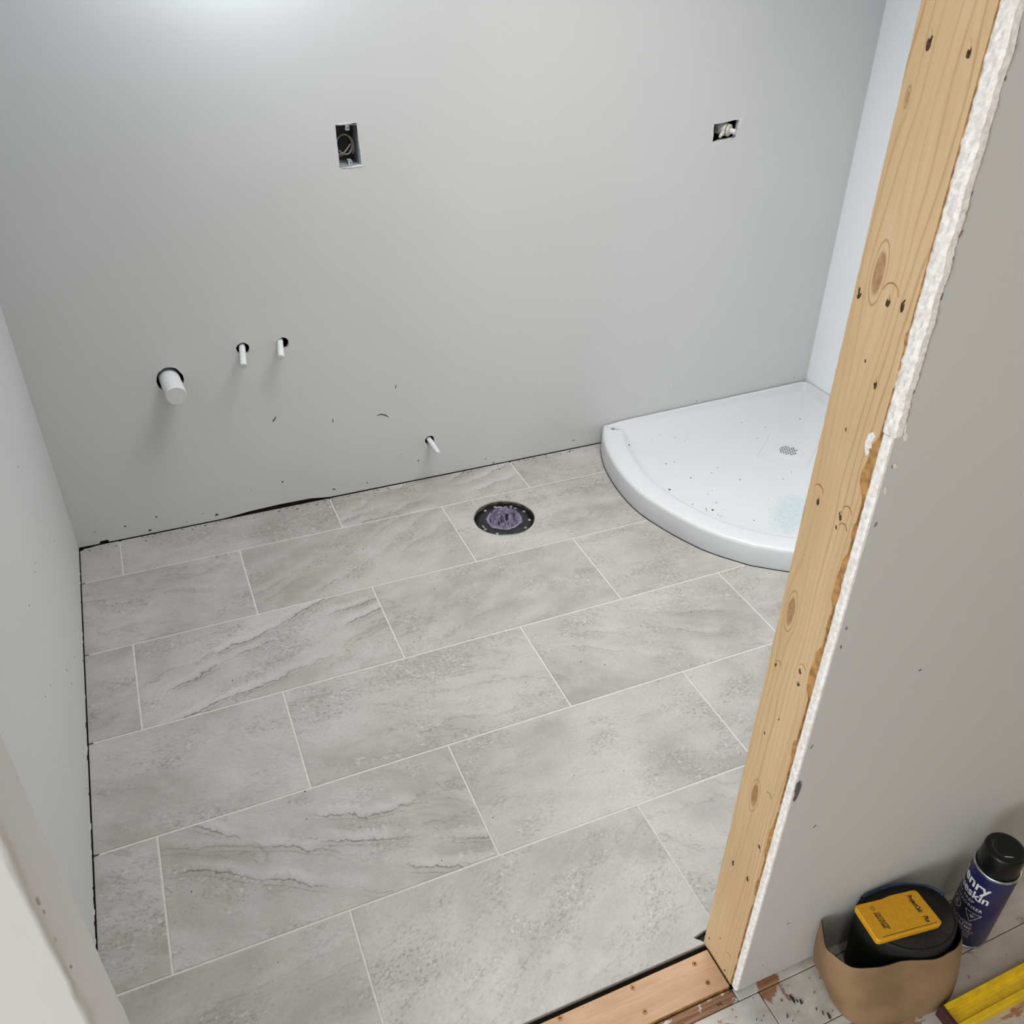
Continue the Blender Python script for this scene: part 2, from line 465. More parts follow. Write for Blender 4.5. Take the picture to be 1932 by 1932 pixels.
# ---- back wall with its openings
wb = tag(empty('wall_back'), 'white primed drywall back wall with pipe stubs and cut openings', kind='structure')
bot = [(XL-.02, .0018), (.335, .0018), (.337, .009), (.358, .010), (.361, .002), (.44, .0018), (.68, .0018), (.76, .0095), (.85, .0125), (.94, .0115), (1.0, .0025), (1.4, .0018), (XR+.02, .0018)]
outline = bot+[(XR+.02, 2.44), (XL-.02, 2.44)]
bp = mesh('drywall_sheet', fixn(prism(outline, 'y', YB, YB+.0127)), M_wall, wb)
def rough_poly(P, amp, n=5):
    out = []
    for i in range(len(P)):
        a, b = Vector((*P[i], 0)), Vector((*P[(i+1) % len(P)], 0))
        for s in range(n):
            q = a.lerp(b, s/n); out.append((q.x+R.uniform(-amp, amp), q.y+R.uniform(-amp, amp)))
    return out
BOXH = [(1.1275, 1.0835), (1.181, 1.0845), (1.1855, .9805), (1.1275, .9815)]
VALH = [(2.262, 1.0265), (2.349, 1.034), (2.343, .986), (2.263, .974)]
HOLES = [((.616, .470), .0335), ((.8165, .5290), .0165), ((.9235, .5285), .0165), ((1.3335, .1375), .0150)]
cut = [prism(rough_poly(BOXH, .0007, 6), 'y', YB-.05, YB+.05), prism(rough_poly(VALH, .0016, 5), 'y', YB-.05, YB+.05)]
for (hx, hz), hr in HOLES:
    cut.append(prism(blob(hx, hz, hr*1.04, 30, .10), 'y', YB-.05, YB+.05))
boolean(bp, cut)
mesh('wall_cavity', box(XL-.02, XR+.02, YB+.11, YB+.13, -.03, 2.44), M_dark, wb)
mesh('bottom_plate', box(XL-.02, XR+.02, YB+.014, YB+.109, -.045, .030), M_sub, wb)
SC = []                                                     # scuffs and dents, one mesh each
def wall_mark(P, d=.0004): 
    V, F = prism(P, 'y', YB-d, YB-.00001); return mesh('scuff_mark', fixn((V, F)), M_speck, wb)
def stroke(P, w):
    L, Rr = [], []
    for i, p in enumerate(P):
        a = Vector(P[max(i-1, 0)]); b = Vector(P[min(i+1, len(P)-1)]); t = (b-a).normalized(); n = Vector((-t.y, t.x))
        ww = w*(.25+.75*math.sin(math.pi*(i+.35)/(len(P)-.3)))
        L.append((p[0]+n.x*ww, p[1]+n.y*ww)); Rr.append((p[0]-n.x*ww, p[1]-n.y*ww))
    return L+Rr[::-1]
wall_mark(stroke([(1.1704, .2565), (1.183, .2585), (1.196, .2535), (1.2061, .2442)], .0018))
wall_mark(stroke([(.8634, .2942), (.869, .300), (.876, .3091)], .0018))
wall_mark(stroke([(1.036, .2575), (1.0365, .265), (1.0373, .2712)], .0013))
wall_mark(stroke([(1.2335, .3350), (1.2350, .341), (1.2375, .3475)], .0014))
DOTS = [(0.3303, 0.0435, 2), (0.4116, 0.0427, 2.6), (0.4723, 0.0125, 5), (0.4986, 0.0539, 4), (0.6249, 0.0334, 2.5), (0.662, 0.0203, 4.5), (0.5755, 0.0174, 2), (0.6844, 0.0085, 1.6), (0.7706, 0.0793, 2), (0.8652, 0.0894, 3.4), (1.0384, 0.0728, 1.4), (1.0156, 0.0275, 4), (1.1219, 0.0264, 3), (1.1965, 0.0568, 1.4), (1.2379, 0.1063, 1.3), (1.2937, 0.0716, 2.6), (1.3628, 0.0096, 1.3), (1.468, 0.0148, 1.5), (1.5226, 0.0274, 3), (1.5843, 0.0223, 1.6), (1.5509, 0.0064, 3), (1.8463, 0.0315, 3.4), (1.7266, 0.0457, 1.2), (1.8278, 0.093, 1.1), (2.7616, 0.1144, 2), (2.2113, 0.175, 1.4), (2.3352, 0.0948, 2)]
for (x, z, s) in DOTS:
    wall_mark(blob(x, z, s*.00085, 8, .6, R.uniform(.7, 1.7), R.uniform(.5, 1), R.uniform(-.6, .6)))

# ---- left wall, right wall, ceiling
wl = tag(mesh('wall_left', bbox(XL-.0127, XL, -1.545, YB, .0020, 2.44, .0006), M_wall), 'white drywall side wall on the left of the tiled floor', kind='structure')
for (y, z) in [(-.3021, .5387), (-.1742, .2611), (-.4756, .406), (-.5062, .4045), (-.7298, .292), (-.7982, .3251), (-.7647, .0306), (-.5071, .1551), (-.5457, .1656), (-.5466, .1271), (-.6617, .4354), (-.4207, .096)]:
    mesh('scuff_mark', fixn(prism(blob(y, z, R.uniform(.0008, .0022), 7, .6, .8, 1.6), 'x', XL+.00001, XL+.0003)), M_speck, wl)
for k in range(26):                                          # frayed paper along the bottom edge
    y = R.uniform(-1.15, .1)
    mesh('paper_fray', fixn(prism(blob(y, .003+R.random()*.005, R.uniform(.001, .004), 7, .7, 2.2, .6), 'x', XL+.00001, XL+.0012)), M_speck if k % 2 else M_wall, wl)
mesh('stud_cavity', box(XL-.12, XL-.02, -1.545, YB, -.03, 2.44), M_dark, wl)
M_wall_bright = plain('white_wall_brightened', (.89, .92, .95), .35, var=.01, scale=3)  # wall colour raised to carry the stronger light on this side
wr = tag(mesh('wall_right', box(XR, XR+.0127, -1.55, YB, .004, 2.44), M_wall_bright), 'white shower side wall behind the timber stud', kind='structure')
ce = tag(mesh('ceiling', box(-3.3, 4.7, -4.75, YB+.14, 2.44, 2.46), M_ceil), 'white flat ceiling over bathroom and hallway', kind='structure')

# ---- partition: hall drywall with torn edge, room-side drywall, header, left return
wf = tag(empty('wall_front'), 'grey primed hallway drywall with a torn gypsum edge beside the stud', kind='structure')
mesh('drywall_sheet', fixn(box(1.2885, 4.6, YH, YS1-.0015, .002, 2.44)), M_wallh, wf)
mesh('room_side_sheet', fixn(box(1.302, XR, YS0+.0005, YS0+.013, .004, 2.44)), M_wall, wf)
mesh('wall_cavity', fixn(box(1.36, 4.6, YS1+.001, YS0-.001, .0, 2.44)), M_sub, wf)
mesh('header', fixn(box(XL, 1.3885, YH, YS0+.013, 2.06, 2.44)), M_wallh, wf)
def torn(z0, z1, dz, yin, yout, ain, aout, ax, mat, name, seed):
    """gypsum edge: grid strip facing -x between y=yin (stud) and yout (hall) with ragged borders"""
    rr = random.Random(seed); n = int((z1-z0)/dz); nx = 5; V, F = [], []
    for i in range(n+1):
        z = z0+(z1-z0)*i/n
        j1 = noise.noise(Vector((z*45, seed, 0)))*ain+noise.noise(Vector((z*170, seed+5, 0)))*ain*.6
        j2 = noise.noise(Vector((z*38, seed+9, 0)))*aout+noise.noise(Vector((z*190, seed+3, 0)))*aout*.6
        a, b = yin+j1, yout+j2
        for k in range(nx+1):
            y = a+(b-a)*k/nx
            x = 1.2838+noise.noise(Vector((z*120, y*300, seed)))*ax+(.0022 if k in (0, nx) else 0)
            V.append((x, y, z))
        V.append((1.2945, b, z)); V.append((1.2945, a, z))
    m = nx+3
    for i in range(n):
        for k in range(m):
            F.append((i*m+k, (i+1)*m+k, (i+1)*m+(k+1) % m, i*m+(k+1) % m))
    F.append(tuple(range(m))); F.append(tuple(n*m+k for k in range(m-1, -1, -1)))
    return mesh(name, fixn((V, F)), mat, wf)
tag(torn(1.098, 2.06, .0035, -1.6165, -1.6352, .0016, .0022, .0022, M_gyp, 'torn_gypsum_edge', 3), 'crumbled pinkish white gypsum edge')
tag(torn(.003, 1.0975, .0045, -1.6188, -1.6325, .0009, .0005, .0008, M_gyp, 'cut_gypsum_edge', 11), 'clean cut white gypsum edge')
for z in [1.475, 1.462, 1.44, 1.40, 1.385, 1.345, 1.33, 1.31, 1.285, 1.262, 1.25, 1.215, 1.19, 1.17, 1.15, 1.135, 1.12, 1.06, .985, .83, .8, .62]:
    mesh('paper_tear', fixn(prism(blob(1.2958+R.uniform(-.0008, .0016), z, R.uniform(.0010, .0022), 7, .7, .6, 1.8, R.uniform(-.5, .5)), 'y', YH-.0009, YH+.001)), M_paper, wf)
for (x, z, s) in [(1.297, 1.108, 4), (1.303, 1.095, 3), (1.3, 1.06, 2.4), (1.296, 1.03, 2.2)]:
    mesh('joint_compound', fixn(prism(blob(x, z, s*.0012, 10, .6, .7, 1.5, .3), 'y', YH-.0006, YH+.001)), M_gyp, wf)
sm = mesh('adhesive_smear', fixn(prism([(1.2885, .548), (1.2925, .551), (1.2965, .541), (1.2965, .526), (1.2945, .513), (1.2915, .507), (1.2895, .512), (1.2905, .522), (1.2885, .53)], 'y', YH-.0016, YH+.0005)), plain('grey_adhesive', (.10, .095, .085), .4, var=.4, scale=90), wf)
tag(sm, 'dark grey dried adhesive smear')
for (x, z) in [(1.35, .42), (1.46, .70), (1.33, .055), (1.52, 1.21), (1.36, .16), (1.40, 1.40)]:
    mesh('scuff_mark', fixn(prism(blob(x, z, R.uniform(.0008, .0022), 7, .6, 1.6, .6, .4), 'y', YH-.0003, YH-.00001)), M_speck, wf)

JX = .399
wr2 = tag(empty('wall_doorway'), 'white painted plaster return at the left side of the doorway', kind='structure')
def jamb():
    V, F = [], []; n = 150
    prof0 = [(-3.3, YH), (JX-.060, YH), (JX-.008, YH), (JX-.003, YH+.0006), (JX-.0003, YH+.004), (JX, YH+.010), (JX+.0008, -1.60), (JX, -1.57), (JX, YS0-.004), (JX-.0015, YS0-.0008), (JX-.006, YS0+.0004), (JX-.016, YS0+.0004), (JX-.018, YS0-.010), (-3.3, YS0-.010)]
    m = len(prof0)
    for i in range(n+1):
        z = HZ-.0+ (2.06-HZ)*i/n
        for k, (x, y) in enumerate(prof0):
            j = 0
            if 2 < k < 12: j = noise.noise(Vector((z*14, k*.9, 2)))*.0016+noise.noise(Vector((z*60, k*1.7, 7)))*.0008
            if k in (3, 4, 5): j += noise.noise(Vector((z*33, k*.3, 1)))*.0022
            V.append((x+j, y-(j*.8 if k < 6 else -j*.5 if k > 8 and k < 12 else 0), z))
    for i in range(n):
        for k in range(m):
            F.append((i*m+k, (i+1)*m+k, (i+1)*m+(k+1) % m, i*m+(k+1) % m))
    F.append(tuple(range(m))); F.append(tuple(n*m+k for k in range(m-1, -1, -1)))
    return V, F
M_jamb = wallmat('jamb_white', (.63, .615, .595), .6, .6)
jo = mesh('plaster_return', fixn(jamb()), M_jamb, wr2, smooth=True)
for p in jo.data.polygons:
    xs_ = [jo.data.vertices[i].co.x for i in p.vertices]
    if max(xs_)-min(xs_) > .04: p.use_smooth = False
for (z, s) in [(.80, 3.0), (.783, 1.6), (.742, 1.8), (.69, 1.2)]:
    mesh('paint_chip', fixn(prism(blob(YH+.006+R.uniform(-.003, .004), z, s*.0008, 8, .6, .8, 2.2), 'x', JX-.002, JX+.0010)), plain('chip_grey', (.52, .50, .47), .9), wr2)
mesh('lintel', fixn(box(-3.3, XL, YH, YS0-.010, 2.06, 2.44)), M_wallh, wr2)

# ---- hall shell
tag(mesh('wall_hall', box(-3.3, 4.7, -4.72, -4.66, HZ, 2.44), M_wallh), 'plain hallway wall behind the camera', kind='structure')
tag(mesh('wall_hall_end', fixn(join(box(-3.32, -3.3, -4.72, -4.66, HZ, 2.44), box(-3.32, -3.3, -3.05, YS0, HZ, 2.44), box(-3.32, -3.3, -4.66, -3.05, HZ, .38), box(-3.32, -3.3, -4.66, -3.05, 2.14, 2.44))), M_wallh), 'plain hallway end wall on the far left', kind='structure')
fw = tag(empty('wall_hall_window'), 'hallway end wall around the window', kind='structure')
for b in [(4.62, 4.7, -4.66, -2.62, HZ, 2.44), (4.62, 4.7, -1.78, YH, HZ, 2.44), (4.62, 4.7, -2.62, -1.78, HZ, .28), (4.62, 4.7, -2.62, -1.78, 1.84, 2.44)]:
    mesh('wall_panel', box(*b), M_wallh, fw)
wn = tag(empty('window_1'), 'tall hallway window at the far end', kind='structure')
for b in [(4.60, 4.66, -2.62, -2.58, .28, 1.84), (4.60, 4.66, -1.82, -1.78, .28, 1.84), (4.60, 4.66, -2.58, -1.82, .28, .32), (4.60, 4.66, -2.58, -1.82, 1.80, 1.84)]:
    mesh('window_frame', box(*b), M_ceil, wn)
gl = Mat('window_glass', .02, (.9, .95, 1)); gl.b.inputs['Transmission Weight'].default_value = 1; gl.b.inputs['IOR'].default_value = 1.1
w3 = tag(empty('window_3'), 'wide window in the room behind the camera', kind='structure')
for b in [(-4.66, -4.61, .38, 2.14), (-3.10, -3.05, .38, 2.14), (-4.61, -3.10, .38, .43), (-4.61, -3.10, 2.09, 2.14)]:
    mesh('window_frame', box(-3.31, -3.26, b[0], b[1], b[2], b[3]), M_ceil, w3)
mesh('pane', box(4.63, 4.634, -2.58, -1.82, .32, 1.80), gl.m, wn)

hf = tag(mesh('floor_hallway', box(-3.3, 4.7, -4.66, -1.5367, -.08, -.016), M_sub), 'worn white-painted plank floor of the hallway', kind='structure')
ys = [-1.6225, -1.6460, -1.7350, -1.8250, -1.9150, -2.005, -2.095, -2.185, -2.275, -2.365, -2.455, -2.545, -2.635, -2.725, -2.815, -2.90, -3.3, -3.8, -4.3, -4.66]
for i in range(len(ys)-1):
    x = [-3.29] + sorted(R.uniform(-1, 4.4) for _ in range(3)) + [4.6]
    if i == 0: x = [-3.29, .39, 1.2835, 4.6]
    if i == 1: x = [-3.29, .2, 1.324, 4.6]
    if i == 2: x = [-3.29, 1.19, 3.1, 4.6]
    for j in range(len(x)-1):
        y1 = ys[i]-(.0007 if i else 0)
        if i == 0 and x[j] > 1.2: y1 = YH+.010
        mesh('plank', bbox(x[j]+.0007, x[j+1]-.0007, ys[i+1]+.0007, y1, -.0155, HZ+R.uniform(-.0008, 0), .0012), M_bare if (i == 0 and x[j+1] < 1.3) else M_oldfloor, hf)

# ================================================================== OBJECTS
# ---- stud
st = tag(empty('wall_stud'), 'bare pine stud with knots and nail holes at the doorway edge', 'stud')
def stud_mesh():
    V, F = [], []; n = 320
    wz = [(1.09, 1.0081, .0125), (.981, .9548, .004), (.9372, .8492, .009), (.846, .8136, .004), (.7927, .6968, .011), (.6217, .5793, .0065), (.4426, .3542, .006), (.3131, .2589, .004), (1.2141, 1.1942, .004)]
    for i in range(n+1):
        z = -.003+(2.055+.003)*i/n
        dep = 0
        for a, b, d in wz:
            t = (z-b)/(a-b)
            if 0 < t < 1: dep = max(dep, d*min(1, 5*min(t, 1-t))*(.85+.3*noise.noise(Vector((z*40, 0, 0)))))
        dep = max(dep, .0012+.0010*noise.noise(Vector((z*22, 3, 0))))
        e = .0012+.0012*max(0, noise.noise(Vector((z*26, 8, 0))))+.0006*noise.noise(Vector((z*90, 8, 0)))
        V += [(1.284, YS0-e, z), (1.284+.0018, YS0, z), (1.322, YS0, z), (1.322, YS1+.0003, z), (1.284+.0045, YS1+.0003, z), (1.284, YS1+.0003+dep, z)]
    for i in range(n):
        for k in range(6):
            F.append((i*6+k, (i+1)*6+k, (i+1)*6+(k+1) % 6, i*6+(k+1) % 6))
    F.append(tuple(range(6))); F.append(tuple(n*6+k for k in range(5, -1, -1)))
    return V, F
so = mesh('timber', fixn(stud_mesh()), M_pine, st)
so.data.materials.append(M_bark)
for p in so.data.polygons:      # wane face: the bevelled outer arris where the bark side shows
    c = p.center; nn = p.normal
    if nn.x < -.2 and nn.y < -.2: p.material_index = 1
NAILS = [(-1.5532, 1.4579, 6), (-1.6004, 1.4564, 6), (-1.5406, 1.2196, 5), (-1.582, 1.2275, 5), (-1.6013, 1.2294, 5), (-1.5713, 1.1592, 2), (-1.5927, 1.1414, 5), (-1.5677, 1.075, 2.2), (-1.5518, .9694, 5), (-1.5914, .9721, 5), (-1.59, .9561, 2.5), (-1.5469, .699, 5), (-1.5919, .7259, 4), (-1.5947, .7054, 4.5), (-1.5765, .6211, 2), (-1.5564, .5734, 2.4), (-1.601, .3662, 4), (-1.5564, .2658, 4.5), (-1.5953, .274, 4.5), (-1.5689, .068, 2), (-1.543, .028, 3), (-1.5971, .012, 3)]
for (y, z, s) in NAILS:
    r = s*.00062
    mesh('nail_hole', fixn(prism(blob(y, z, r, 9, .8, .75, 1.5, R.uniform(-.4, .4)), 'x', 1.2836, 1.2841)), M_nail, st)
    if s > 4:
        mesh('splinter', fixn(prism(blob(y+R.uniform(-.001, .001), z+r*1.7, r*.7, 6, .8, .35, 1.6, R.uniform(-.5, .5)), 'x', 1.2826, 1.2841)), M_pine if R.random() < .5 else M_nail, st)
for (y, z, s) in [(-1.582, 1.232, 12), (-1.549, .979, 9), (-1.600, .9805, 8), (-1.6, .958, 7), (-1.552, .703, 5), (-1.594, .732, 6), (-1.601, .357, 6), (-1.597, .056, 6), (-1.5935, .474, 7)]:   # crescent hammer dents
    P = [(y+math.cos(a)*s*.001, z+math.sin(a)*s*.0013) for a in [math.radians(q) for q in range(20, 170, 18)]]
    mesh('hammer_dent', fixn(prism(stroke(P, .0007), 'x', 1.28365, 1.2841)), M_bark, st)
tag(mesh('plaster_blob', fixn(prism([(-1.612, 1.089), (-1.607, 1.092), (-1.602, 1.087), (-1.6005, 1.076), (-1.603, 1.066), (-1.6065, 1.062), (-1.609, 1.067), (-1.6065, 1.071), (-1.6105, 1.074), (-1.608, 1.079)], 'x', 1.2828, 1.2841)), M_gyp, st), 'dried white plaster dab')

# ---- threshold strip with screws
th = tag(empty('threshold_board'), 'narrow plywood threshold strip screwed down in the doorway', 'board')
mesh('plywood_strip', bbox(.405, 1.2805, -1.6195, -1.5480, -.0155, .0018, .0007), M_ply, th)
mesh('strip_edge', box(.405, 1.2805, -1.6202, -1.6196, -.0150, .0005), M_bark, th)
for (x, y) in [(1.2453, -1.5617), (1.2483, -1.600), (1.123, -1.5556), (1.1219, -1.6004), (.9849, -1.5530), (.984, -1.601), (.80, -1.556), (.80, -1.60), (.55, -1.556), (.55, -1.6)]:
    s = mesh('screw', lathe([(.0043, .0000), (.0043, .0005), (.0036, .0009), (.0014, .0009), (.0010, .0001), (0.0001, .0001)], (x, y, .0018), 16), M_brass, th, smooth=False)
    a = R.uniform(0, 1.5)
    for q in (a, a+math.pi/2):
        c, sn = math.cos(q), math.sin(q)
        V = [(x+c*u-sn*v, y+sn*u+c*v, zz) for zz in (.0026, .0030) for u, v in ((-.0022, -.0005), (.0022, -.0005), (.0022, .0005), (-.0022, .0005))]
        mesh('drive_slot', (V, [(0, 3, 2, 1), (4, 5, 6, 7), (0, 1, 5, 4), (1, 2, 6, 5), (2, 3, 7, 6), (3, 0, 4, 7)]), M_nail, s)

# ---- shower tray
tr = tag(empty('shower_tray'), 'white acrylic quadrant corner shower tray with raised curved kerb', 'shower tray')
def tray():
    front = [Vector((x, y, 0)) for x, y in TRAY]
    corner = Vector((XR-.004, YB-.004, 0)); rc = .03
    loop = front[:]; kinds = [0.0]*len(front)
    # along right wall up to the corner, rounded, then along back wall to the start
    N = 26
    p0 = front[-1]; p1 = Vector((corner.x, corner.y-rc, 0))
    for i in range(1, N): loop.append(p0.lerp(p1, i/N)); kinds.append(1)
    for i in range(7):
        a = math.pi/2*i/6; loop.append(Vector((corner.x-rc+rc*math.cos(a), corner.y-rc+rc*math.sin(a), 0))); kinds.append(1)
    p2 = Vector((corner.x-rc, corner.y, 0)); p3 = front[0]
    for i in range(1, N): loop.append(p2.lerp(p3, i/N)); kinds.append(1)
    n = len(loop)
    # blend the profile smoothly where kerb meets wall
    k2 = kinds[:]
    for _ in range(3): k2 = [(k2[i-1]+k2[i]*2+k2[(i+1) % n])/4 for i in range(n)]
    nor = []
    for i in range(n):
        t = (loop[(i+1) % n]-loop[i-1]).normalized(); nn = Vector((-t.y, t.x, 0))
        if nn.dot(Vector((2.4, -.2, 0))-loop[i]) < 0: nn = -nn
        nor.append(nn)
    for _ in range(2): nor = [(nor[i-1]+nor[i]*2+nor[(i+1) % n]).normalized() for i in range(n)]
    def lipz(x): return .076+(x-1.96)/(2.82-1.96)*.020
    # (inset, z) rings for kerb and for wall flange
    K = [(0, .0), (0, .012), (.001, .060), (.004, .0665), (.009, .070), (.020, .0710), (.066, .0700), (.074, .0675), (.084, .0575), (.096, .0485), (.112, .0450), (.16, .0420)]
    Wl = [(0, .0), (0, .012), (0, 'l-.004'), (.002, 'l-.001'), (.005, 'l'), (.009, 'l'), (.013, 'l-.004'), (.018, .0650), (.024, .0620), (.052, .0590), (.080, .0465), (.13, .0420)]
    def val(q, x):
        if isinstance(q, str): return lipz(x)+(float(q[1:]) if len(q) > 1 else 0)
        return q
    V, F = [], []
    for (ki, kz), (wi, wz) in zip(K, Wl):
        for i in range(n):
            b = k2[i]; ins = ki*(1-b)+wi*b; z = kz*(1-b)+val(wz, loop[i].x)*b
            p = loop[i]+nor[i]*ins; V.append((p.x, p.y, z))
    last = V[-n:]; D = Vector((2.492, -.165, 0))
    for f in (.25, .5, .72, .88, 1.0):
        for i in range(n):
            p = Vector(last[i]); d = Vector((p.x-D.x, p.y-D.y, 0)).normalized()
            e = D+d*.050
            q = Vector((p.x, p.y, 0)).lerp(e, f); V.append((q.x, q.y, .042*(1-f)+.034*f))
    rings = len(V)//n
    for r in range(rings-1):
        for i in range(n):
            F.append((r*n+i, r*n+(i+1) % n, (r+1)*n+(i+1) % n, (r+1)*n+i))
    F.append(tuple((rings-1)*n+i for i in range(n)))
    return V, F
to = mesh('basin', fixn(tray()), M_acr, tr, smooth=True)
bvh = BVHTree.FromObject(to, bpy.context.evaluated_depsgraph_get()) if False else BVHTree.FromPolygons([v.co for v in to.data.vertices], [tuple(p.vertices) for p in to.data.polygons])
def drop(x, y):
    h = bvh.ray_cast(Vector((x, y, .5)), Vector((0, 0, -1))); return h[0].z if h[0] else .04
DC = (2.492, -.165)
def sqframe(half, w, h, rot):
    P = [(half, half), (-half, half), (-half, -half), (half, -half)]
    parts = []
    for i in range(4):
        a, b = P[i], P[(i+1) % 4]; V = []
        pts = []
        for s in range(9):
            x = a[0]+(b[0]-a[0])*s/8; y = a[1]+(b[1]-a[1])*s/8
            X_, Y_ = DC[0]+x*math.cos(rot)-y*math.sin(rot), DC[1]+x*math.sin(rot)+y*math.cos(rot)
            pts.append((X_, Y_, drop(X_, Y_)+.0004))
        parts.append(tube(pts, w, 6))
    return join(*parts)
tag(mesh('embossed_square', fixn(sqframe(.083, .0016, .001, math.pi/4-.1)), M_acr, tr), 'faint raised square around the drain')
dr = mesh('drain_cover', lathe([(.0001, .0380), (.030, .0378), (.044, .0366), (.052, .0350), (.055, .0335)], (DC[0], DC[1], 0), 48, False), M_acr, tr, smooth=True)
SL = []
for i in range(-3, 4):
    for j in range(-3, 4):
        if i*i+j*j > 10: continue
        x, y = DC[0]+i*.0088+(.0044 if j % 2 else 0), DC[1]+j*.0088
        SL.append(box(x-.0029, x+.0029, y-.0019, y+.0019, .0372, .0384))
tag(mesh('drain_slots', join(*SL), M_dark, dr), 'grid of small dark drain slots')
TS = [(2.1287, .0778, 1.8), (2.1758, .0489, 2), (2.1952, .0175, 1.5), (1.9877, .0399, 3.6), (2.0546, -.0931, 1.8), (2.0874, -.0918, 1.5), (1.9803, -.239, 5), (2.0845, -.1991, 2), (2.166, -.1949, 2), (2.0029, -.3381, 2), (2.0445, -.3865, 5.5), (2.0294, -.374, 1.8), (2.0515, -.4245, 1.6), (2.2306, -.2632, 2.4), (2.4189, -.2836, 2), (2.6724, .0021, 2.2), (2.5193, .0005, 1.5), (2.4453, -.0562, 1.5), (2.455, .0529, 1.5), (2.3638, -.3096, 2), (2.1314, -.4785, 1.6), (2.2039, -.1727, 1.6), (2.024, -.3839, 1.5), (2.0447, -.4162, 1.4), (2.0443, -.428, 1.3), (2.0794, -.3545, 1.4), (2.0821, -.3017, 1.4)]
for _ in range(60): TS.append((R.uniform(2.02, 2.45), R.uniform(-.5, .08), R.uniform(.5, .9)))
def chips(pts, h=.0012):
    parts = []
    for (x, y, s) in pts:
        z = drop(x, y); r = s*.00085
        parts.append(prism(blob(x, y, r, 7, .7, R.uniform(.8, 1.6), .8, R.uniform(0, 3)), 'z', z-.0004, z+min(h, r)))
    return fixn(join(*parts))
tag(mesh('tray_grit', chips(TS), M_speck, tr), 'dark dust and grit scattered over the shower tray', kind='stuff')

# ---- toilet flange and rag
tf = tag(empty('toilet_flange'), 'black plastic toilet floor flange set in the tiles', 'flange')
mesh('flange_ring', lathe([(.0475, -.062), (.0475, -.014), (.0500, -.0085), (.0560, -.0072), (.0610, -.0085), (.0640, -.0088), (.0915, -.0088), (.0915, -.0150), (.060, -.0160), (.052, -.062)], (*FC, 0), 56, False), M_abs, tf, smooth=True)
mesh('waste_pipe', lathe([(.001, -.060), (.0520, -.060), (.0520, -.0165)], (*FC, 0), 40, False), M_abs, tf)
M_rim = plain('cut_mortar_rim', (.075, .055, .040), .95, var=.8, scale=45)
def rim():
    V, F = [], []; n = 72
    for k in range(n):
        q = 2*math.pi*k/n; c, s = math.cos(q), math.sin(q)
        w = .0025+.004*max(0, noise.noise(Vector((c*3, s*3, 1)))+.2)
        for r, z in ((.0939, -.0005), (.0939-w*.4, -.003), (.0939-w, -.008), (.0939-w*1.1, -.0125), (.0939, -.0125)):
            V.append((FC[0]+r*c, FC[1]+r*s, z+(.0006*noise.noise(Vector((c*9, s*9, z*200)))) if z < -.001 else z))
    for k in range(n):
        for j in range(5):
            F.append((k*5+j, ((k+1) % n)*5+j, ((k+1) % n)*5+(j+1) % 5, k*5+(j+1) % 5))
    return V, F
mesh('mortar_rim', fixn(rim()), M_rim, tf)
for a in (15, 52, 118, 200, 232, 305, 338, 90):
    q = math.radians(a); x, y = FC[0]+.077*math.cos(q), FC[1]+.077*math.sin(q)
    mesh('flange_screw', lathe([(.0055, -.0089), (.0050, -.0075), (.003, -.0068), (.0012, -.0074), (.0001, -.0074)], (x, y, 0), 14), M_steel, tf)
for a, wdt in ((83, .15), (188, .09), (40, .06), (262, .12)):
    P = []; q0 = math.radians(a)
    for rr in (.0715, .0745):
        ang = [q0-wdt+2*wdt*i/6 for i in range(7)]
        if rr > .072: ang = ang[::-1]
        P += [(FC[0]+rr*math.cos(t), FC[1]+rr*math.sin(t)) for t in ang]
    mesh('bolt_slot', fixn(prism(P, 'z', -.0089, -.0080)), M_chip if a != 262 else M_dark, tf)

M_rag = plain('lilac_cloth', (.225, .195, .285), .95, var=.25, scale=120)
rg = tag(empty('rag'), 'crumpled lilac rag stuffed into the toilet flange', 'rag')
def ragmesh():
    V, F = [], []; nr, na = 46, 110
    for i in range(nr+1):
        r = i/nr
        for k in range(na):
            q = 2*math.pi*k/na; x, y = r*math.cos(q), r*math.sin(q)
            p = Vector((x*2.3, y*2.3, .7))
            p = p+Vector((noise.noise(p*1.7), noise.noise(p*1.7+Vector((9, 0, 0))), 0))*.7
            rid = 1-abs(noise.noise(p*1.25))*3.0; rid2 = 1-abs(noise.noise(p*2.9+Vector((4, 4, 0))))*2.2
            z = -.034+.050*rid*(1-.55*r**3)+.014*rid2
            if r > .90: z -= (r-.90)*.06
            rr = .0545*r*(1+.10*noise.noise(Vector((math.cos(q)*3, math.sin(q)*3, 2))))
            if rr > .0455: z = max(z, -.0066)
            V.append((FC[0]+rr*math.cos(q), FC[1]+rr*math.sin(q), min(z, .018)))
    for i in range(nr):
        for k in range(na): F.append((i*na+k, i*na+(k+1) % na, (i+1)*na+(k+1) % na, (i+1)*na+k))
    return V, F
rgo = mesh('cloth', fixn(ragmesh()), M_rag, rg, smooth=True)
for a, L, h in ((1.9, .022, .016), (.9, .018, .014), (3.3, .018, .010), (5.2, .020, .009), (2.6, .016, .012), (.1, .016, .010)):    # twisted corners sticking up
    cx, cy = FC[0]+.020*math.cos(a), FC[1]+.020*math.sin(a); P = [(cx+(t-.5)*L*math.cos(a+1.3)+.004*math.sin(4*t+a), cy+(t-.5)*L*math.sin(a+1.3), -.010+h*math.sin(math.pi*t)) for t in [i/6 for i in range(7)]]
    pts = catmull(P, 3); mesh('fold', tube(pts, [.0042*(.25+.75*math.sin(math.pi*i/(len(pts)-1))) for i in range(len(pts))], 7), M_rag, rg, smooth=True)
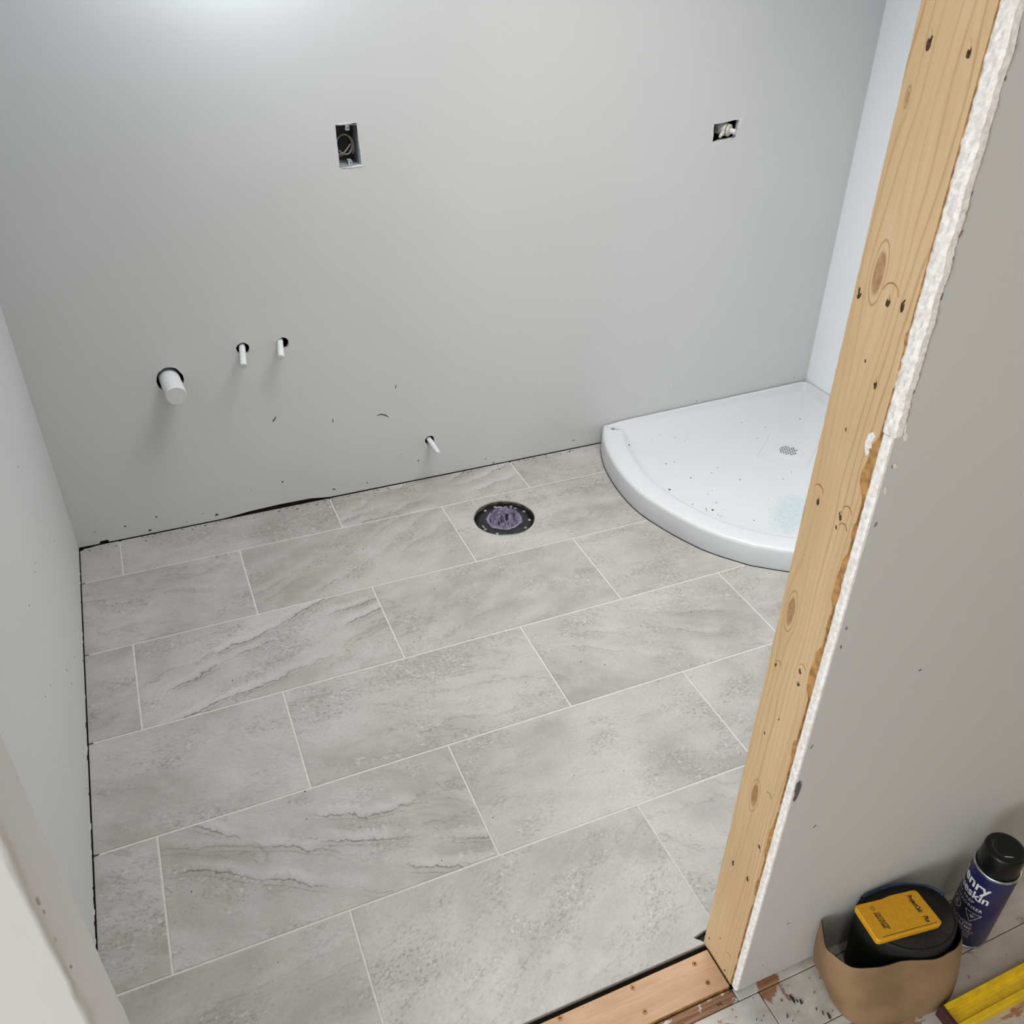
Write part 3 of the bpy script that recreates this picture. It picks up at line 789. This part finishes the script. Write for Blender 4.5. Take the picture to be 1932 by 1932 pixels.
for k in range(7):
    a = [.4, 2.6, 2.9, 3.4, 3.9, -.2, 1.5][k]; P = []
    for i in range(6):
        t = i/5; r0 = .030+.013*t; P.append((FC[0]+r0*math.cos(a+.25*t*math.sin(k)), FC[1]+r0*math.sin(a+.25*t), -.008+.006*math.sin(math.pi*t)))
    mesh('thread', tube(catmull(P, 3), .0006, 5), M_rag, rg)

# ---- pipe stubs
def stub(name, label, cat, hx, hz, r, end, cap=True, group=None, inner=None):
    e = tag(empty(name), label, cat, group)
    d = Vector((end[0]-hx, end[1]-YB, end[2]-hz)); s = Vector((hx, YB, hz))-d.normalized()*.10
    s.z = max(s.z, hz-.02)
    en = Vector(end); u = d.normalized()
    pts = [s, Vector((hx, YB, hz)), en-u*.004, en-u*.0012, en]
    mesh('pipe', fixn(tube(pts, [r, r, r, r*.985, r*.93], 28)), M_pvc, e, smooth=False)
    for p in e.children[0].data.polygons: p.use_smooth = len(p.vertices) == 4
    if inner:
        mesh('end_cap', fixn(tube([en-u*.001, en+u*.0012], [inner, inner*.96], 28)), M_pvc, e)
    return e
stub('drain_stub', 'wide white drain pipe stub capped off low on the back wall', 'pipe', .6165, .468, .0268, (.6225, YB-.088, .462), inner=.0262)
stub('supply_stub', 'thin white water pipe stub in the wall nearest the wide drain pipe', 'pipe', .8145, .5305, .0086, (.8035, YB-.080, .5140), inner=.0066)
stub('supply_stub', 'thin white water pipe stub in the wall, right one of the upper pair', 'pipe', .9165, .5310, .0086, (.9060, YB-.062, .5150), inner=.0066)
stub('supply_stub', 'thin white water pipe stub low on the wall behind the toilet flange', 'pipe', 1.3325, .1385, .0080, (1.3335, YB-.086, .1350), inner=.0062)

# ---- electrical box with cable
eb = tag(empty('electrical_box'), 'open metal electrical outlet box recessed in the back wall', 'outlet box')
x0, x1, z0, z1, d0, d1 = 1.1295, 1.1830, .9835, 1.0820, YB+.0015, YB+.060
t = .0014
mesh('back_panel', box(x0-.003, x1, d1-t, d1, z0, z1), plain('shaded_steel', (.028, .024, .020), .6, var=.5, scale=40), eb)  # near-black colour paints in the shade at the back of the box
mesh('side_panel', box(x0-.003, x0-.003+t, d0+.012, d1, z0, z1), M_galv, eb)
mesh('side_panel', box(x1-t, x1, d0-.001, d1, z0, z1), M_galv, eb)
mesh('top_panel', box(x0, x1, d0, d1, z1-t, z1), M_galv, eb)
mesh('bottom_panel', box(x0, x1, d0, d1, z0, z0+t), M_galv, eb)
xm = (x0+x1)/2
for s, z in ((1, z1), (-1, z0)):
    e = mesh('ear', fixn(join(box(xm-.005, xm+.005, YB-.001, YB+.0008, min(z-s*.013, z), max(z-s*.013, z)), box(xm-.005, xm+.005, YB+.0008, YB+.020, min(z-s*.013, z-s*.0118), max(z-s*.013, z-s*.0118)))), M_galv, eb)
    mesh('screw_hole', tube([(xm+.001, YB-.0012, z-s*.007), (xm+.001, YB-.0004, z-s*.007)], .0017, 12), M_dark, e)
for P in ([(1.1275, 1.0840), (1.15, 1.0862), (1.165, 1.0860), (1.168, 1.0835), (1.14, 1.0825)], [(1.1305, .9825), (1.15, .9822), (1.176, .9840), (1.186, .9850), (1.1875, .9800), (1.16, .9785), (1.135, .9798)], [(1.1815, 1.078), (1.1845, 1.074), (1.1875, .99), (1.1850, .985), (1.1838, 1.03)]):
    tag(mesh('chipped_edge', fixn(prism(P, 'y', YB-.0012, YB+.0005)), M_gyp, eb), 'chipped white drywall edge around the box')
cb = tag(empty('electrical_cable'), 'grey cable coiled inside the open outlet box', 'cable')
def arc(cx, cz, r, a0, a1, y0, y1, n=16, sz=1.15):
    return [(cx+r*math.cos(math.radians(a0+(a1-a0)*i/n)), y0+(y1-y0)*i/n, cz+sz*r*math.sin(math.radians(a0+(a1-a0)*i/n))) for i in range(n+1)]
mesh('cable_loop', fixn(tube(arc(1.1535, 1.0300, .0205, 175, -150, YB+.034, YB+.022, 26), .0018, 8)), M_cable, cb, smooth=True)
mesh('cable_loop', fixn(tube(arc(1.1530, 1.0305, .0190, 160, -60, YB+.040, YB+.030, 22), .0016, 8)), M_cable, cb, smooth=True)
mesh('cable_loop', fixn(tube(arc(1.1580, 1.0260, .0195, 60, -50, YB+.036, YB+.026, 16, 1.3), .0014, 8)), M_cable, cb, smooth=True)
mesh('cable_end', fixn(tube(catmull([(1.1320, YB+.022, 1.008), (1.145, YB+.018, 1.012), (1.158, YB+.020, 1.023), (1.166, YB+.024, 1.031)], 5), .0016, 8)), M_cable, cb, smooth=True)
mesh('cable_end', fixn(tube(catmull([(1.134, YB+.024, 1.0035), (1.142, YB+.022, 1.0055), (1.150, YB+.020, 1.0125)], 5), .0015, 8)), M_cable, cb, smooth=True)

# ---- shower valve rough-in
sv = tag(empty('shower_fitting'), 'white plastic pipe fitting poking through a ragged hole above the shower', 'pipe fitting')
Cv = Vector((2.316, YB+.012, 1.0055)); ax = Vector((.50, -.82, -.12)).normalized()
mesh('collar', fixn(tube([Cv-ax*.030, Cv-ax*.010, Cv, Cv+ax*.002], [.0190, .0190, .0185, .0165], 28)), M_pvc, sv, smooth=False)
mesh('gasket', fixn(tube([Cv+ax*.0015, Cv+ax*.004], [.0170, .0170], 28)), M_dark, sv)
mesh('end_plate', fixn(tube([Cv+ax*.0042, Cv+ax*.010, Cv+ax*.012], [.0178, .0178, .015], 28)), M_pvcoff, sv)
C2 = Cv+Vector((.004, 0, -.001))
mesh('outlet_tube', fixn(tube([C2, C2+ax*.022, C2+ax*.026], [.0080, .0080, .0070], 18)), M_pvc, sv)
mesh('strap_ear', fixn(tube([(2.300, YB+.004, 1.003), (2.291, YB+.002, .992), (2.286, YB+.001, .987)], [.0060, .0052, .0040], 14)), M_pvcoff, sv, smooth=True)
mesh('clamp_ring', fixn(tube([(2.276+.0095*math.cos(a/12*math.pi), YB+.016, 1.009+.0095*math.sin(a/12*math.pi)) for a in range(24)], .0022, 8, closed=True)), plain('dull_brass', (.20, .16, .10), .5, .6), sv, smooth=True)
tag(mesh('compound_smear', fixn(prism([(2.3475, 1.0375), (2.356, 1.040), (2.366, 1.0405), (2.363, 1.034), (2.358, 1.024), (2.356, 1.014), (2.352, 1.006), (2.3475, 1.010), (2.349, 1.022)], 'y', YB-.0012, YB-.0001)), M_pvc, wb), 'white filler smear beside the opening')

# ---- membrane roll with loose tail
mr = tag(empty('membrane_roll'), 'black membrane roll standing by the wall with its brown paper tail unrolled', 'roll')
M_kraft = Mat('kraft_paper', .75, spec=.3); _x, _y, _z = M_kraft.xyz(); _n = M_kraft.noise(scale=11, detail=4); _f = M_kraft.noise(scale=600, detail=2)
_c = M_kraft.mix(_n.step(.35, .68), (.215, .128, .064), (.290, .180, .096)); _c = M_kraft.mix(_f.step(.4, .7)*.18, _c, (.15, .09, .05)); M_kraft.color(_c); M_kraft = M_kraft.m
M_memb = plain('black_membrane', (.012, .0112, .0100), .65, var=.35, scale=220, spec=.3)
M_blue = plain('blue_film', (.010, .050, .130), .35, var=.25, scale=40)
RT = [(1.502, -1.6418), (1.5446, -1.6375), (1.5971, -1.6450), (1.6440, -1.6731), (1.6480, -1.7120), (1.6310, -1.7430), (1.5990, -1.7590), (1.5555, -1.7590), (1.517, -1.7420), (1.4930, -1.7130), (1.4885, -1.6720)]
rt = [(p.x, p.y) for p in catmull([(a, b, 0) for a, b in RT], 6, True)]
rc_ = (1.570, -1.700)
def rollmesh():
    V, F = [], []; n = len(rt)
    def ring(s, z, dx=0, dy=0):
        for (x, y) in rt: V.append((rc_[0]+(x-rc_[0])*s+dx, min(rc_[1]+(y-rc_[1])*s+dy, YH-.0012), z))
    ring(1.0, HZ, .006, -.010); ring(1.0, .02, .005, -.008); ring(1, .142); ring(.99, .147); ring(.965, .1488); ring(.94, .1472); ring(.92, .1470); ring(.905, .1488); ring(.60, .1492); ring(.25, .1493); ring(.02, .1493)
    m = len(V)//n
    for r in range(m-1):
        for i in range(n): F.append((r*n+i, r*n+(i+1) % n, (r+1)*n+(i+1) % n, (r+1)*n+i))
    F.append(tuple(range(n))); F.append(tuple((m-1)*n+i for i in range(n)))
    return V, F
mesh('rolled_membrane', fixn(rollmesh()), M_memb, mr, smooth=True)
bl = [(x, y) for (x, y) in rt if y > -1.695 and x > 1.51]
bl = sorted(bl, key=lambda p: math.atan2(p[1]-rc_[1], p[0]-rc_[0]))
V, F = [], []
for i, (x, y) in enumerate(bl):
    for s, z in ((1.006, .120), (1.008, .1500), (.955, .1512), (.955, .1480)):
        V.append((rc_[0]+(x-rc_[0])*s, min(rc_[1]+(y-rc_[1])*s, YH-.001), z))
for i in range(len(bl)-1):
    for j in range(3): F.append((i*4+j, i*4+j+1, (i+1)*4+j+1, (i+1)*4+j))
tag(mesh('film_rim', fixn((V, F)), M_blue, mr, smooth=True), 'blue film edge along the back of the roll')
TB = [(1.4460, -1.6400), (1.4404, -1.6771), (1.4321, -1.7088), (1.4341, -1.7409), (1.4509, -1.7614), (1.495, -1.7800), (1.540, -1.7885), (1.576, -1.7935), (1.602, -1.7930), (1.6259, -1.7875), (1.6439, -1.7770), (1.6560, -1.7540), (1.6600, -1.722)]
TT = [(1.4333, -1.6363), (1.4114, -1.6733), (1.4108, -1.693), (1.418, -1.7108), (1.4344, -1.7303), (1.4706, -1.742), (1.507, -1.7488), (1.5603, -1.7665), (1.588, -1.7690), (1.614, -1.7660), (1.6350, -1.7550), (1.6480, -1.738), (1.6535, -1.715)]
tb = catmull([(a, b, HZ) for a, b in TB], 6); tt = catmull([(a, b, .13) for a, b in TT], 6)
def tail(off):
    V, F = [], []; n = len(tb); m = 9
    for i in range(n):
        a, b = tb[i], tt[i]
        tdir = (tb[min(i+1, n-1)]-tb[max(i-1, 0)]); tdir.z = 0; tdir.normalize(); nn = Vector((tdir.y, -tdir.x, 0))
        if nn.dot(Vector((rc_[0], rc_[1], 0))-Vector((a.x, a.y, 0))) < 0: nn = -nn
        zt = .13+.0016*math.sin(i*.55)+.0012*noise.noise(Vector((i*.4, 2, 0)))
        for j in range(m):
            s = j/(m-1); p = a.lerp(b, s); p.z = HZ+(zt-HZ)*s
            bul = .004*math.sin(math.pi*s)
            p = p-nn*bul+nn*off; V.append((p.x, min(p.y, YH-.0008), p.z))
    for i in range(n-1):
        for j in range(m-1): F.append((i*m+j, (i+1)*m+j, (i+1)*m+j+1, i*m+j+1))
    return V, F, n, m
Vo, Fo, n_, m_ = tail(0); Vi, Fi, _, _ = tail(.0016)
tag(mesh('paper_tail', (Vo, [q[::-1] for q in Fo]), M_kraft, mr, smooth=True), 'brown kraft backing paper, outer side')
edge = []
NN = len(Vo)
for i in range(n_-1):
    edge.append((i*m_+m_-1, (i+1)*m_+m_-1, NN+(i+1)*m_+m_-1, NN+i*m_+m_-1))
for j in range(m_-1):
    edge.append((j, j+1, NN+j+1, NN+j)); edge.append(((n_-1)*m_+j, NN+(n_-1)*m_+j, NN+(n_-1)*m_+j+1, (n_-1)*m_+j+1))
tag(mesh('tail_lining', (Vo+Vi, [tuple(NN+k for k in q) for q in Fi]+edge), M_memb, mr, smooth=False), 'black inner side of the unrolled tail')

# ---- yellow calculator case
ca = tag(empty('calculator_case'), 'yellow plastic calculator case lying on the black membrane roll', 'calculator case')
M_yel = plain('yellow_plastic', (.70, .335, .008), .42, var=.06, scale=200)
M_ink = plain('black_ink', (.012, .010, .008), .6)
A_, B_, C_, D_ = Vector((1.4835, -1.6490, 0)), Vector((1.6030, -1.6700, 0)), Vector((1.6000, -1.7360, 0)), Vector((1.4760, -1.7180, 0))
def cpt(u, v, z):   # u 0..1 A->B, v 0..1 A->D
    p = A_*(1-u)*(1-v)+B_*u*(1-v)+C_*u*v+D_*(1-u)*v; return (p.x, p.y, z)
def case_outline(s=1.0):
    P = []; rr = .055; ry = .09
    for (cu, cv, a0) in ((1-rr, 1-ry, 0), (rr, 1-ry, 90), (rr, ry, 180), (1-rr, ry, 270)):
        for k in range(6):
            a = math.radians(a0+90*k/5); P.append((.5+(cu+rr*math.cos(a)-.5)*s, .5+(cv+ry*math.sin(a)-.5)*s))
    out = []
    for (u, v) in P:                       # shallow step in the back edge
        if v < .3: v -= .045*(1-1/(1+math.exp((u-.50)*40)))-.03
        out.append((u, v))
    # extra points so the step reads
    add = [(.30, 0+.03*s), (.42, .028), (.50, .006), (.58, -.014), (.75, -.015)]
    i = next(i for i in range(len(out)) if out[i][1] < .3 and out[i][0] > .5)
    return out[:i]+add+out[i:]
CO = case_outline()
def loft(levels):
    V, F = [], []; n = len(CO)
    for s, z in levels:
        for (u, v) in CO: V.append(cpt(.5+(u-.5)*s, .5+(v-.5)*s, z))
    for r in range(len(levels)-1):
        for i in range(n): F.append((r*n+i, r*n+(i+1) % n, (r+1)*n+(i+1) % n, (r+1)*n+i))
    F.append(tuple(range(n))); F.append(tuple((len(levels)-1)*n+i for i in range(n)))
    return V, F
zc = .1500
mesh('lower_shell', fixn(loft([(.975, zc), (.99, zc+.0008), (.99, zc+.0052)])), M_yel, ca)
mesh('lid', fixn(loft([(.99, zc+.0058), (1.0, zc+.0066), (1.0, zc+.0108), (.985, zc+.0122), (.965, zc+.0126)])), M_yel, ca)
mesh('seam', fixn(loft([(.978, zc+.0052), (.978, zc+.0058)])), M_ink, ca)
def put_case(vf, u0, v0, sc):   # text reads from A-B edge towards C-D edge, letter tops towards B-C
    ux = (cpt(1, .5, 0)[0]-cpt(0, .5, 0)[0], cpt(1, .5, 0)[1]-cpt(0, .5, 0)[1]); L = math.hypot(*ux); ux = (ux[0]/L, ux[1]/L)
    vx = (cpt(.5, 1, 0)[0]-cpt(.5, 0, 0)[0], cpt(.5, 1, 0)[1]-cpt(.5, 0, 0)[1]); L = math.hypot(*vx); vx = (vx[0]/L, vx[1]/L)
    o = cpt(u0, v0, 0)
    return [(o[0]+vx[0]*x+ux[0]*y, o[1]+vx[1]*x+ux[1]*y, zc+.01275) for x, y in vf[0]], vf[1]
mesh('title_print', put_case(textmesh('ProjectCalc', .0118, .25, .00045, sx=.60), .800, .09, 1), M_ink, ca)
mesh('title_print', put_case(textmesh('Plus', .0118, .25, .00045, sx=.60), .800, .70, 1), M_ink, ca)
mesh('maker_print', put_case(textmesh('CALCULATED', .0062, .2, .0003, sx=.80), .235, .33, 1), M_ink, ca)
mesh('maker_print', put_case(textmesh('INDUSTRIES', .0062, .2, .0003, sx=.86), .185, .33, 1), M_ink, ca)
P = []
for k in range(8):
    a = 2*math.pi*k/8; P.append(([(.0045*math.cos(a+d), .0045*math.sin(a+d)) for d in (-.12, .12)]+[(.0018*math.cos(a+.2), .0018*math.sin(a+.2)), (.0018*math.cos(a-.2), .0018*math.sin(a-.2))], [(0, 1, 2, 3)]))
q = join(*P); mesh('logo_print', put_case(q, .215, .215, 1), M_ink, ca)
mesh('groove_line', put_case(([(0, 0), (0, 0)], []), 0, 0, 1), M_ink, ca) if False else None
gl_ = [cpt(u, v, zc+.01272) for u, v in ((.10, .925), (.92, .925), (.92, .940), (.10, .940))]
mesh('groove_line', (gl_, [(0, 1, 2, 3)]), M_ink, ca)

# ---- spray can
sc = tag(empty('spray_can'), 'navy blue aerosol can with black cap standing against the wall', 'spray can')
SX, SY, SR, SH = 1.7473, -1.7010, .0378, .1956
M_can = plain('navy_print', (.011, .012, .062), .34, var=.1, scale=40, spec=.5)
M_cap = plain('black_cap', (.004, .004, .004), .32, var=.3, scale=60, spec=.3)
M_white = plain('white_print', (.62, .60, .58), .5, var=.04)
mesh('can_body', lathe([(.033, HZ), (SR-.0012, HZ+.002), (SR-.0012, HZ+.006), (SR, HZ+.008), (SR, SH-.008), (SR-.0003, SH-.006)], (SX, SY, 0), 64), M_can, sc, smooth=False)
for p in sc.children[0].data.polygons: p.use_smooth = len(p.vertices) == 4
mesh('rim', lathe([(SR-.0006, SH-.0062), (SR+.0009, SH-.0045), (SR+.0009, SH-.0010), (SR-.0006, SH), (SR-.003, SH-.0006), (SR-.003, SH-.004)], (SX, SY, 0), 64, False), M_steel, sc, smooth=True)
mesh('base_rim', lathe([(SR-.001, HZ), (SR+.0003, HZ+.001), (SR+.0003, HZ+.0028), (SR-.001, HZ+.004)], (SX, SY, 0), 64), M_steel, sc)
cp = mesh('cap', lathe([(SR-.0035, SH-.003), (SR-.0030, SH+.001), (SR-.0045, SH+.040), (SR-.0055, SH+.0435), (SR-.0080, SH+.0450), (.022, SH+.0452), (.0205, SH+.0442), (.017, SH+.0440), (.0001, SH+.0440)], (SX, SY, 0), 56), M_cap, sc, smooth=True)
mesh('dust_streak', tube([(SX-.016, SY-.012, SH+.0447), (SX-.004, SY-.019, SH+.0453)], [.0006, .0004], 6), M_chip, cp)
TH0 = math.atan2(-2.2315-SY, .598-SX)      # direction facing the doorway
def oncan(vf, th, z, lift=.0004):
    bm = bmesh.new(); vs = [bm.verts.new((x, y, 0)) for x, y in vf[0]]
    for f in vf[1]:
        try: bm.faces.new([vs[i] for i in f])
        except ValueError: pass
    bmesh.ops.triangulate(bm, faces=bm.faces[:])
    for _ in range(2):
        es = [e for e in bm.edges if abs(e.verts[0].co.x-e.verts[1].co.x) > .0030]
        if es: bmesh.ops.subdivide_edges(bm, edges=es, cuts=1); bmesh.ops.triangulate(bm, faces=bm.faces[:])
    for v in bm.verts:
        a = th+v.co.x/SR; v.co = Vector((SX+(SR+lift)*math.cos(a), SY+(SR+lift)*math.sin(a), z+v.co.y))
    return bm
rad = math.radians
def label(s, size, endang, z, bold=0, sx=1, align='RIGHT', name='print', space=1.0):
    return mesh(name, oncan(textmesh(s, size, 0, bold, align, sx, space), TH0+rad(endang), z), M_white, sc)
label('Henry', .0315, 16, .1500, .0007, .98, name='brand_print')
label('Blueskin', .0255, 24, .1270, .0006, .96, name='brand_print')
label('SPRAY PREP', .0100, -8, .1140, .0001, 1.0, space=1.1)
label('\u00c0 VAPORISER', .0100, 19, .1020, .0001, 1.0, space=1.1)
label('DANGER', .0100, 12, .0580, .0001, 1.0)
label('EXTR\u00caME', .0100, 14, .0475, .0001, 1.0)
for s, z, a in (('INFLAMMABLE', .0400, 22), ('FUM. IRRITANT', .0330, 18), ('CONTENU SOUS', .0260, 16), ('PRESSION', .0190, 0)):
    label(s, .0066, a, z, 0, 1.0)
def ringpoly(n, r0, r1, a0=0, sx=1, sy=1):
    V = [(r*math.cos(a0+2*math.pi*k/n)*sx, r*math.sin(a0+2*math.pi*k/n)*sy) for r in (r0, r1) for k in range(n)]
    return V, [(k, (k+1) % n, n+(k+1) % n, n+k) for k in range(n)]
hexm = join(ringpoly(8, .0098, .0122, math.pi/8))
sk = [(0, .0025)]; 
skull = join(([(.0042*math.cos(2*math.pi*k/14), .0022+.0044*math.sin(2*math.pi*k/14)) for k in range(14)], [tuple(range(14))]),
             ([(-.0022, -.0030), (.0022, -.0030), (.0024, -.0010), (-.0024, -.0010)], [(0, 1, 2, 3)]),
             ([(-.0066, -.0034), (-.0058, -.0022), (.0066, -.0066), (.0060, -.0078)], [(0, 1, 2, 3)][::1]),
             ([(.0066, -.0034), (.0058, -.0022), (-.0066, -.0066), (-.0060, -.0078)], [(3, 2, 1, 0)]))
mesh('hazard_hexagon', oncan(hexm, TH0+rad(-52), .0855), M_white, sc)
mesh('skull_symbol', oncan(skull, TH0+rad(-52), .0855), M_white, sc)
eyes = join(*[([(cx+.0012*math.cos(2*math.pi*k/10), .0024+.0012*math.sin(2*math.pi*k/10)) for k in range(10)], [tuple(range(10))]) for cx in (-.0017, .0017)])
mesh('skull_eyes', oncan(eyes, TH0+rad(-52), .0855, .0007), M_can, sc)
mesh('hazard_triangle', oncan(ringpoly(3, .0150, .0172, -math.pi/2), TH0+rad(1), .0850), M_white, sc)
br = []
for k, L in enumerate((.0075, .0060, .0085, .0065, .0075)):
    a = rad(25+k*32); c, s = math.cos(a), math.sin(a)
    br.append(([(.0022*c+.0006*s, -.0015+.0022*s-.0006*c), (.0022*c-.0006*s, -.0015+.0022*s+.0006*c), (L*c, -.0015+L*s)], [(0, 1, 2)]))
br.append(([(.0022*math.cos(2*math.pi*k/10), -.0020+.0020*math.sin(2*math.pi*k/10)) for k in range(10)], [tuple(range(10))]))
mesh('burst_symbol', oncan(join(*br), TH0+rad(1), .0850), M_white, sc)

# ---- yellow spirit level
lv = tag(empty('spirit_level'), 'long yellow metal spirit level lying on the floor by the roll', 'spirit level')
M_lev = plain('yellow_enamel', (.78, .50, .006), .40, var=.1, scale=60)
LX0, LX1, LY0, LY1 = 1.590, 2.62, -1.8425, -1.7985
LZ = HZ+.0250
prof = [(LY0, HZ), (LY1, HZ), (LY1, LZ-.001), (LY1-.001, LZ), (LY1-.0095, LZ), (LY1-.0115, LZ-.007), (LY1-.0130, LZ-.0075), (LY1-.0210, LZ-.0075), (LY1-.0215, LZ-.0068), (LY1-.0225, LZ-.0068), (LY1-.0230, LZ-.0075), (LY0+.0130, LZ-.0075), (LY0+.0115, LZ-.007), (LY0+.0095, LZ), (LY0+.001, LZ), (LY0, LZ-.001)]
mesh('beam', fixn(prism(prof, 'x', LX0, LX1)), M_lev, lv)
tag(mesh('end_cap', bbox(LX0-.0100, LX0-.0003, LY0-.0006, LY1+.0002, HZ, LZ+.0006, .0012), plain('maroon_rubber', (.045, .008, .008), .6), lv), 'dark red rubber end cap')
for x in (1.86, 2.14, 2.42):
    vz = mesh('vial_frame', bbox(x-.03, x+.03, LY0+.0135, LY1-.0135, LZ-.0074, LZ-.001, .001), M_cap, lv)
    mesh('vial', tube([(x-.02, (LY0+LY1)/2, LZ-.002), (x+.02, (LY0+LY1)/2, LZ-.002)], .004, 12), plain('vial_green', (.35, .5, .08), .1), vz)

# ---- hallway litter
FL = [(1.371, -1.6796, 4.5), (1.3811, -1.6899, 3), (1.376, -1.686, 2), (1.4102, -1.7287, 3.5), (1.404, -1.72, 1.6), (1.398, -1.71, 1.4), (1.345, -1.70, 1.5), (1.352, -1.674, 1.4), (1.41, -1.75, 2)]
for _ in range(50): FL.append((R.uniform(1.2, 1.5), R.uniform(-1.80, -1.65), R.uniform(.5, 1.1)))
pr_ = []
for (x, y, s) in FL:
    r = s*.001; pr_.append(prism(blob(x, y, r, 8, .8, 1.7, .55, R.uniform(.6, 1.6)), 'z', HZ-.0006, HZ+.0010))
tag(mesh('floor_flakes', fixn(join(*pr_)), M_speck), 'black flakes and crumbs scattered on the worn hallway planks', 'debris', kind='stuff')
pr_ = []
for _ in range(70):
    x, y = R.uniform(.35, 1.9), R.uniform(-1.45, .15)
    if (x-FC[0])**2+(y-FC[1])**2 < .012 or x > 1.80: continue
    r = R.uniform(.0006, .0014); pr_.append(prism(blob(x, y, r, 6, .7, 1.3, .7, R.uniform(0, 3)), 'z', -.0001, r*.8))
for _ in range(120):
    x = R.uniform(.30, 1.9); r = R.uniform(.0006, .0018); y = YB-.008-abs(R.gauss(0, .012))
    pr_.append(prism(blob(x, y, r, 6, .7, 1.4, .7, R.uniform(0, 3)), 'z', -.0001, r))
tag(mesh('tile_crumbs', fixn(join(*pr_)), M_speck), 'tiny dark crumbs scattered over the floor tiles', 'debris', kind='stuff')

# ---- light fittings (ceiling and wall, above the frame)
M_em = plain('opal_lens', (.85, .85, .83), .4)
e = tag(empty('ceiling_light'), 'round hallway ceiling light', 'ceiling light')
mesh('trim_ring', lathe([(.155, .005), (.155, .013), (.175, .0148), (.175, .009), (.159, .005)], HALL, 40, False), M_ceil, e)
mesh('lens', lathe([(.001, .006), (.155, .006)], HALL, 40, False), M_em, e)
als_ = tag(empty('added_light_surround'), 'unseen rectangular frame around the added overhead light', kind='structure')  # surround made up for the added overhead light
for b in ((-.54, .54, -.39, -.35), (-.54, .54, .35, .39), (-.54, -.50, -.35, .35), (.50, .54, -.35, .35)):
    mesh('added_light_frame', box(TOP_SOFT[0]+b[0], TOP_SOFT[0]+b[1], TOP_SOFT[1]+b[2], TOP_SOFT[1]+b[3], 2.415, 2.4405), M_ceil, als_)
vf = tag(empty('vanity_light'), 'wall light fitting high on the back wall', 'wall light')
mesh('back_plate', tube([(VAN[0], YB-.0005, VAN[2]+.09), (VAN[0], YB-.02, VAN[2]+.09)], .055, 28), M_steel, vf)
mesh('arm', tube(catmull([(VAN[0], YB-.02, VAN[2]+.09), (VAN[0], VAN[1]+.05, VAN[2]+.11), (VAN[0], VAN[1], VAN[2]+.10), (VAN[0], VAN[1], VAN[2]+.07)], 5), .008, 10), M_steel, vf)
mesh('lamp_holder', tube([(VAN[0], VAN[1], VAN[2]+.10), (VAN[0], VAN[1], VAN[2]+.058)], .022, 20), M_steel, vf)
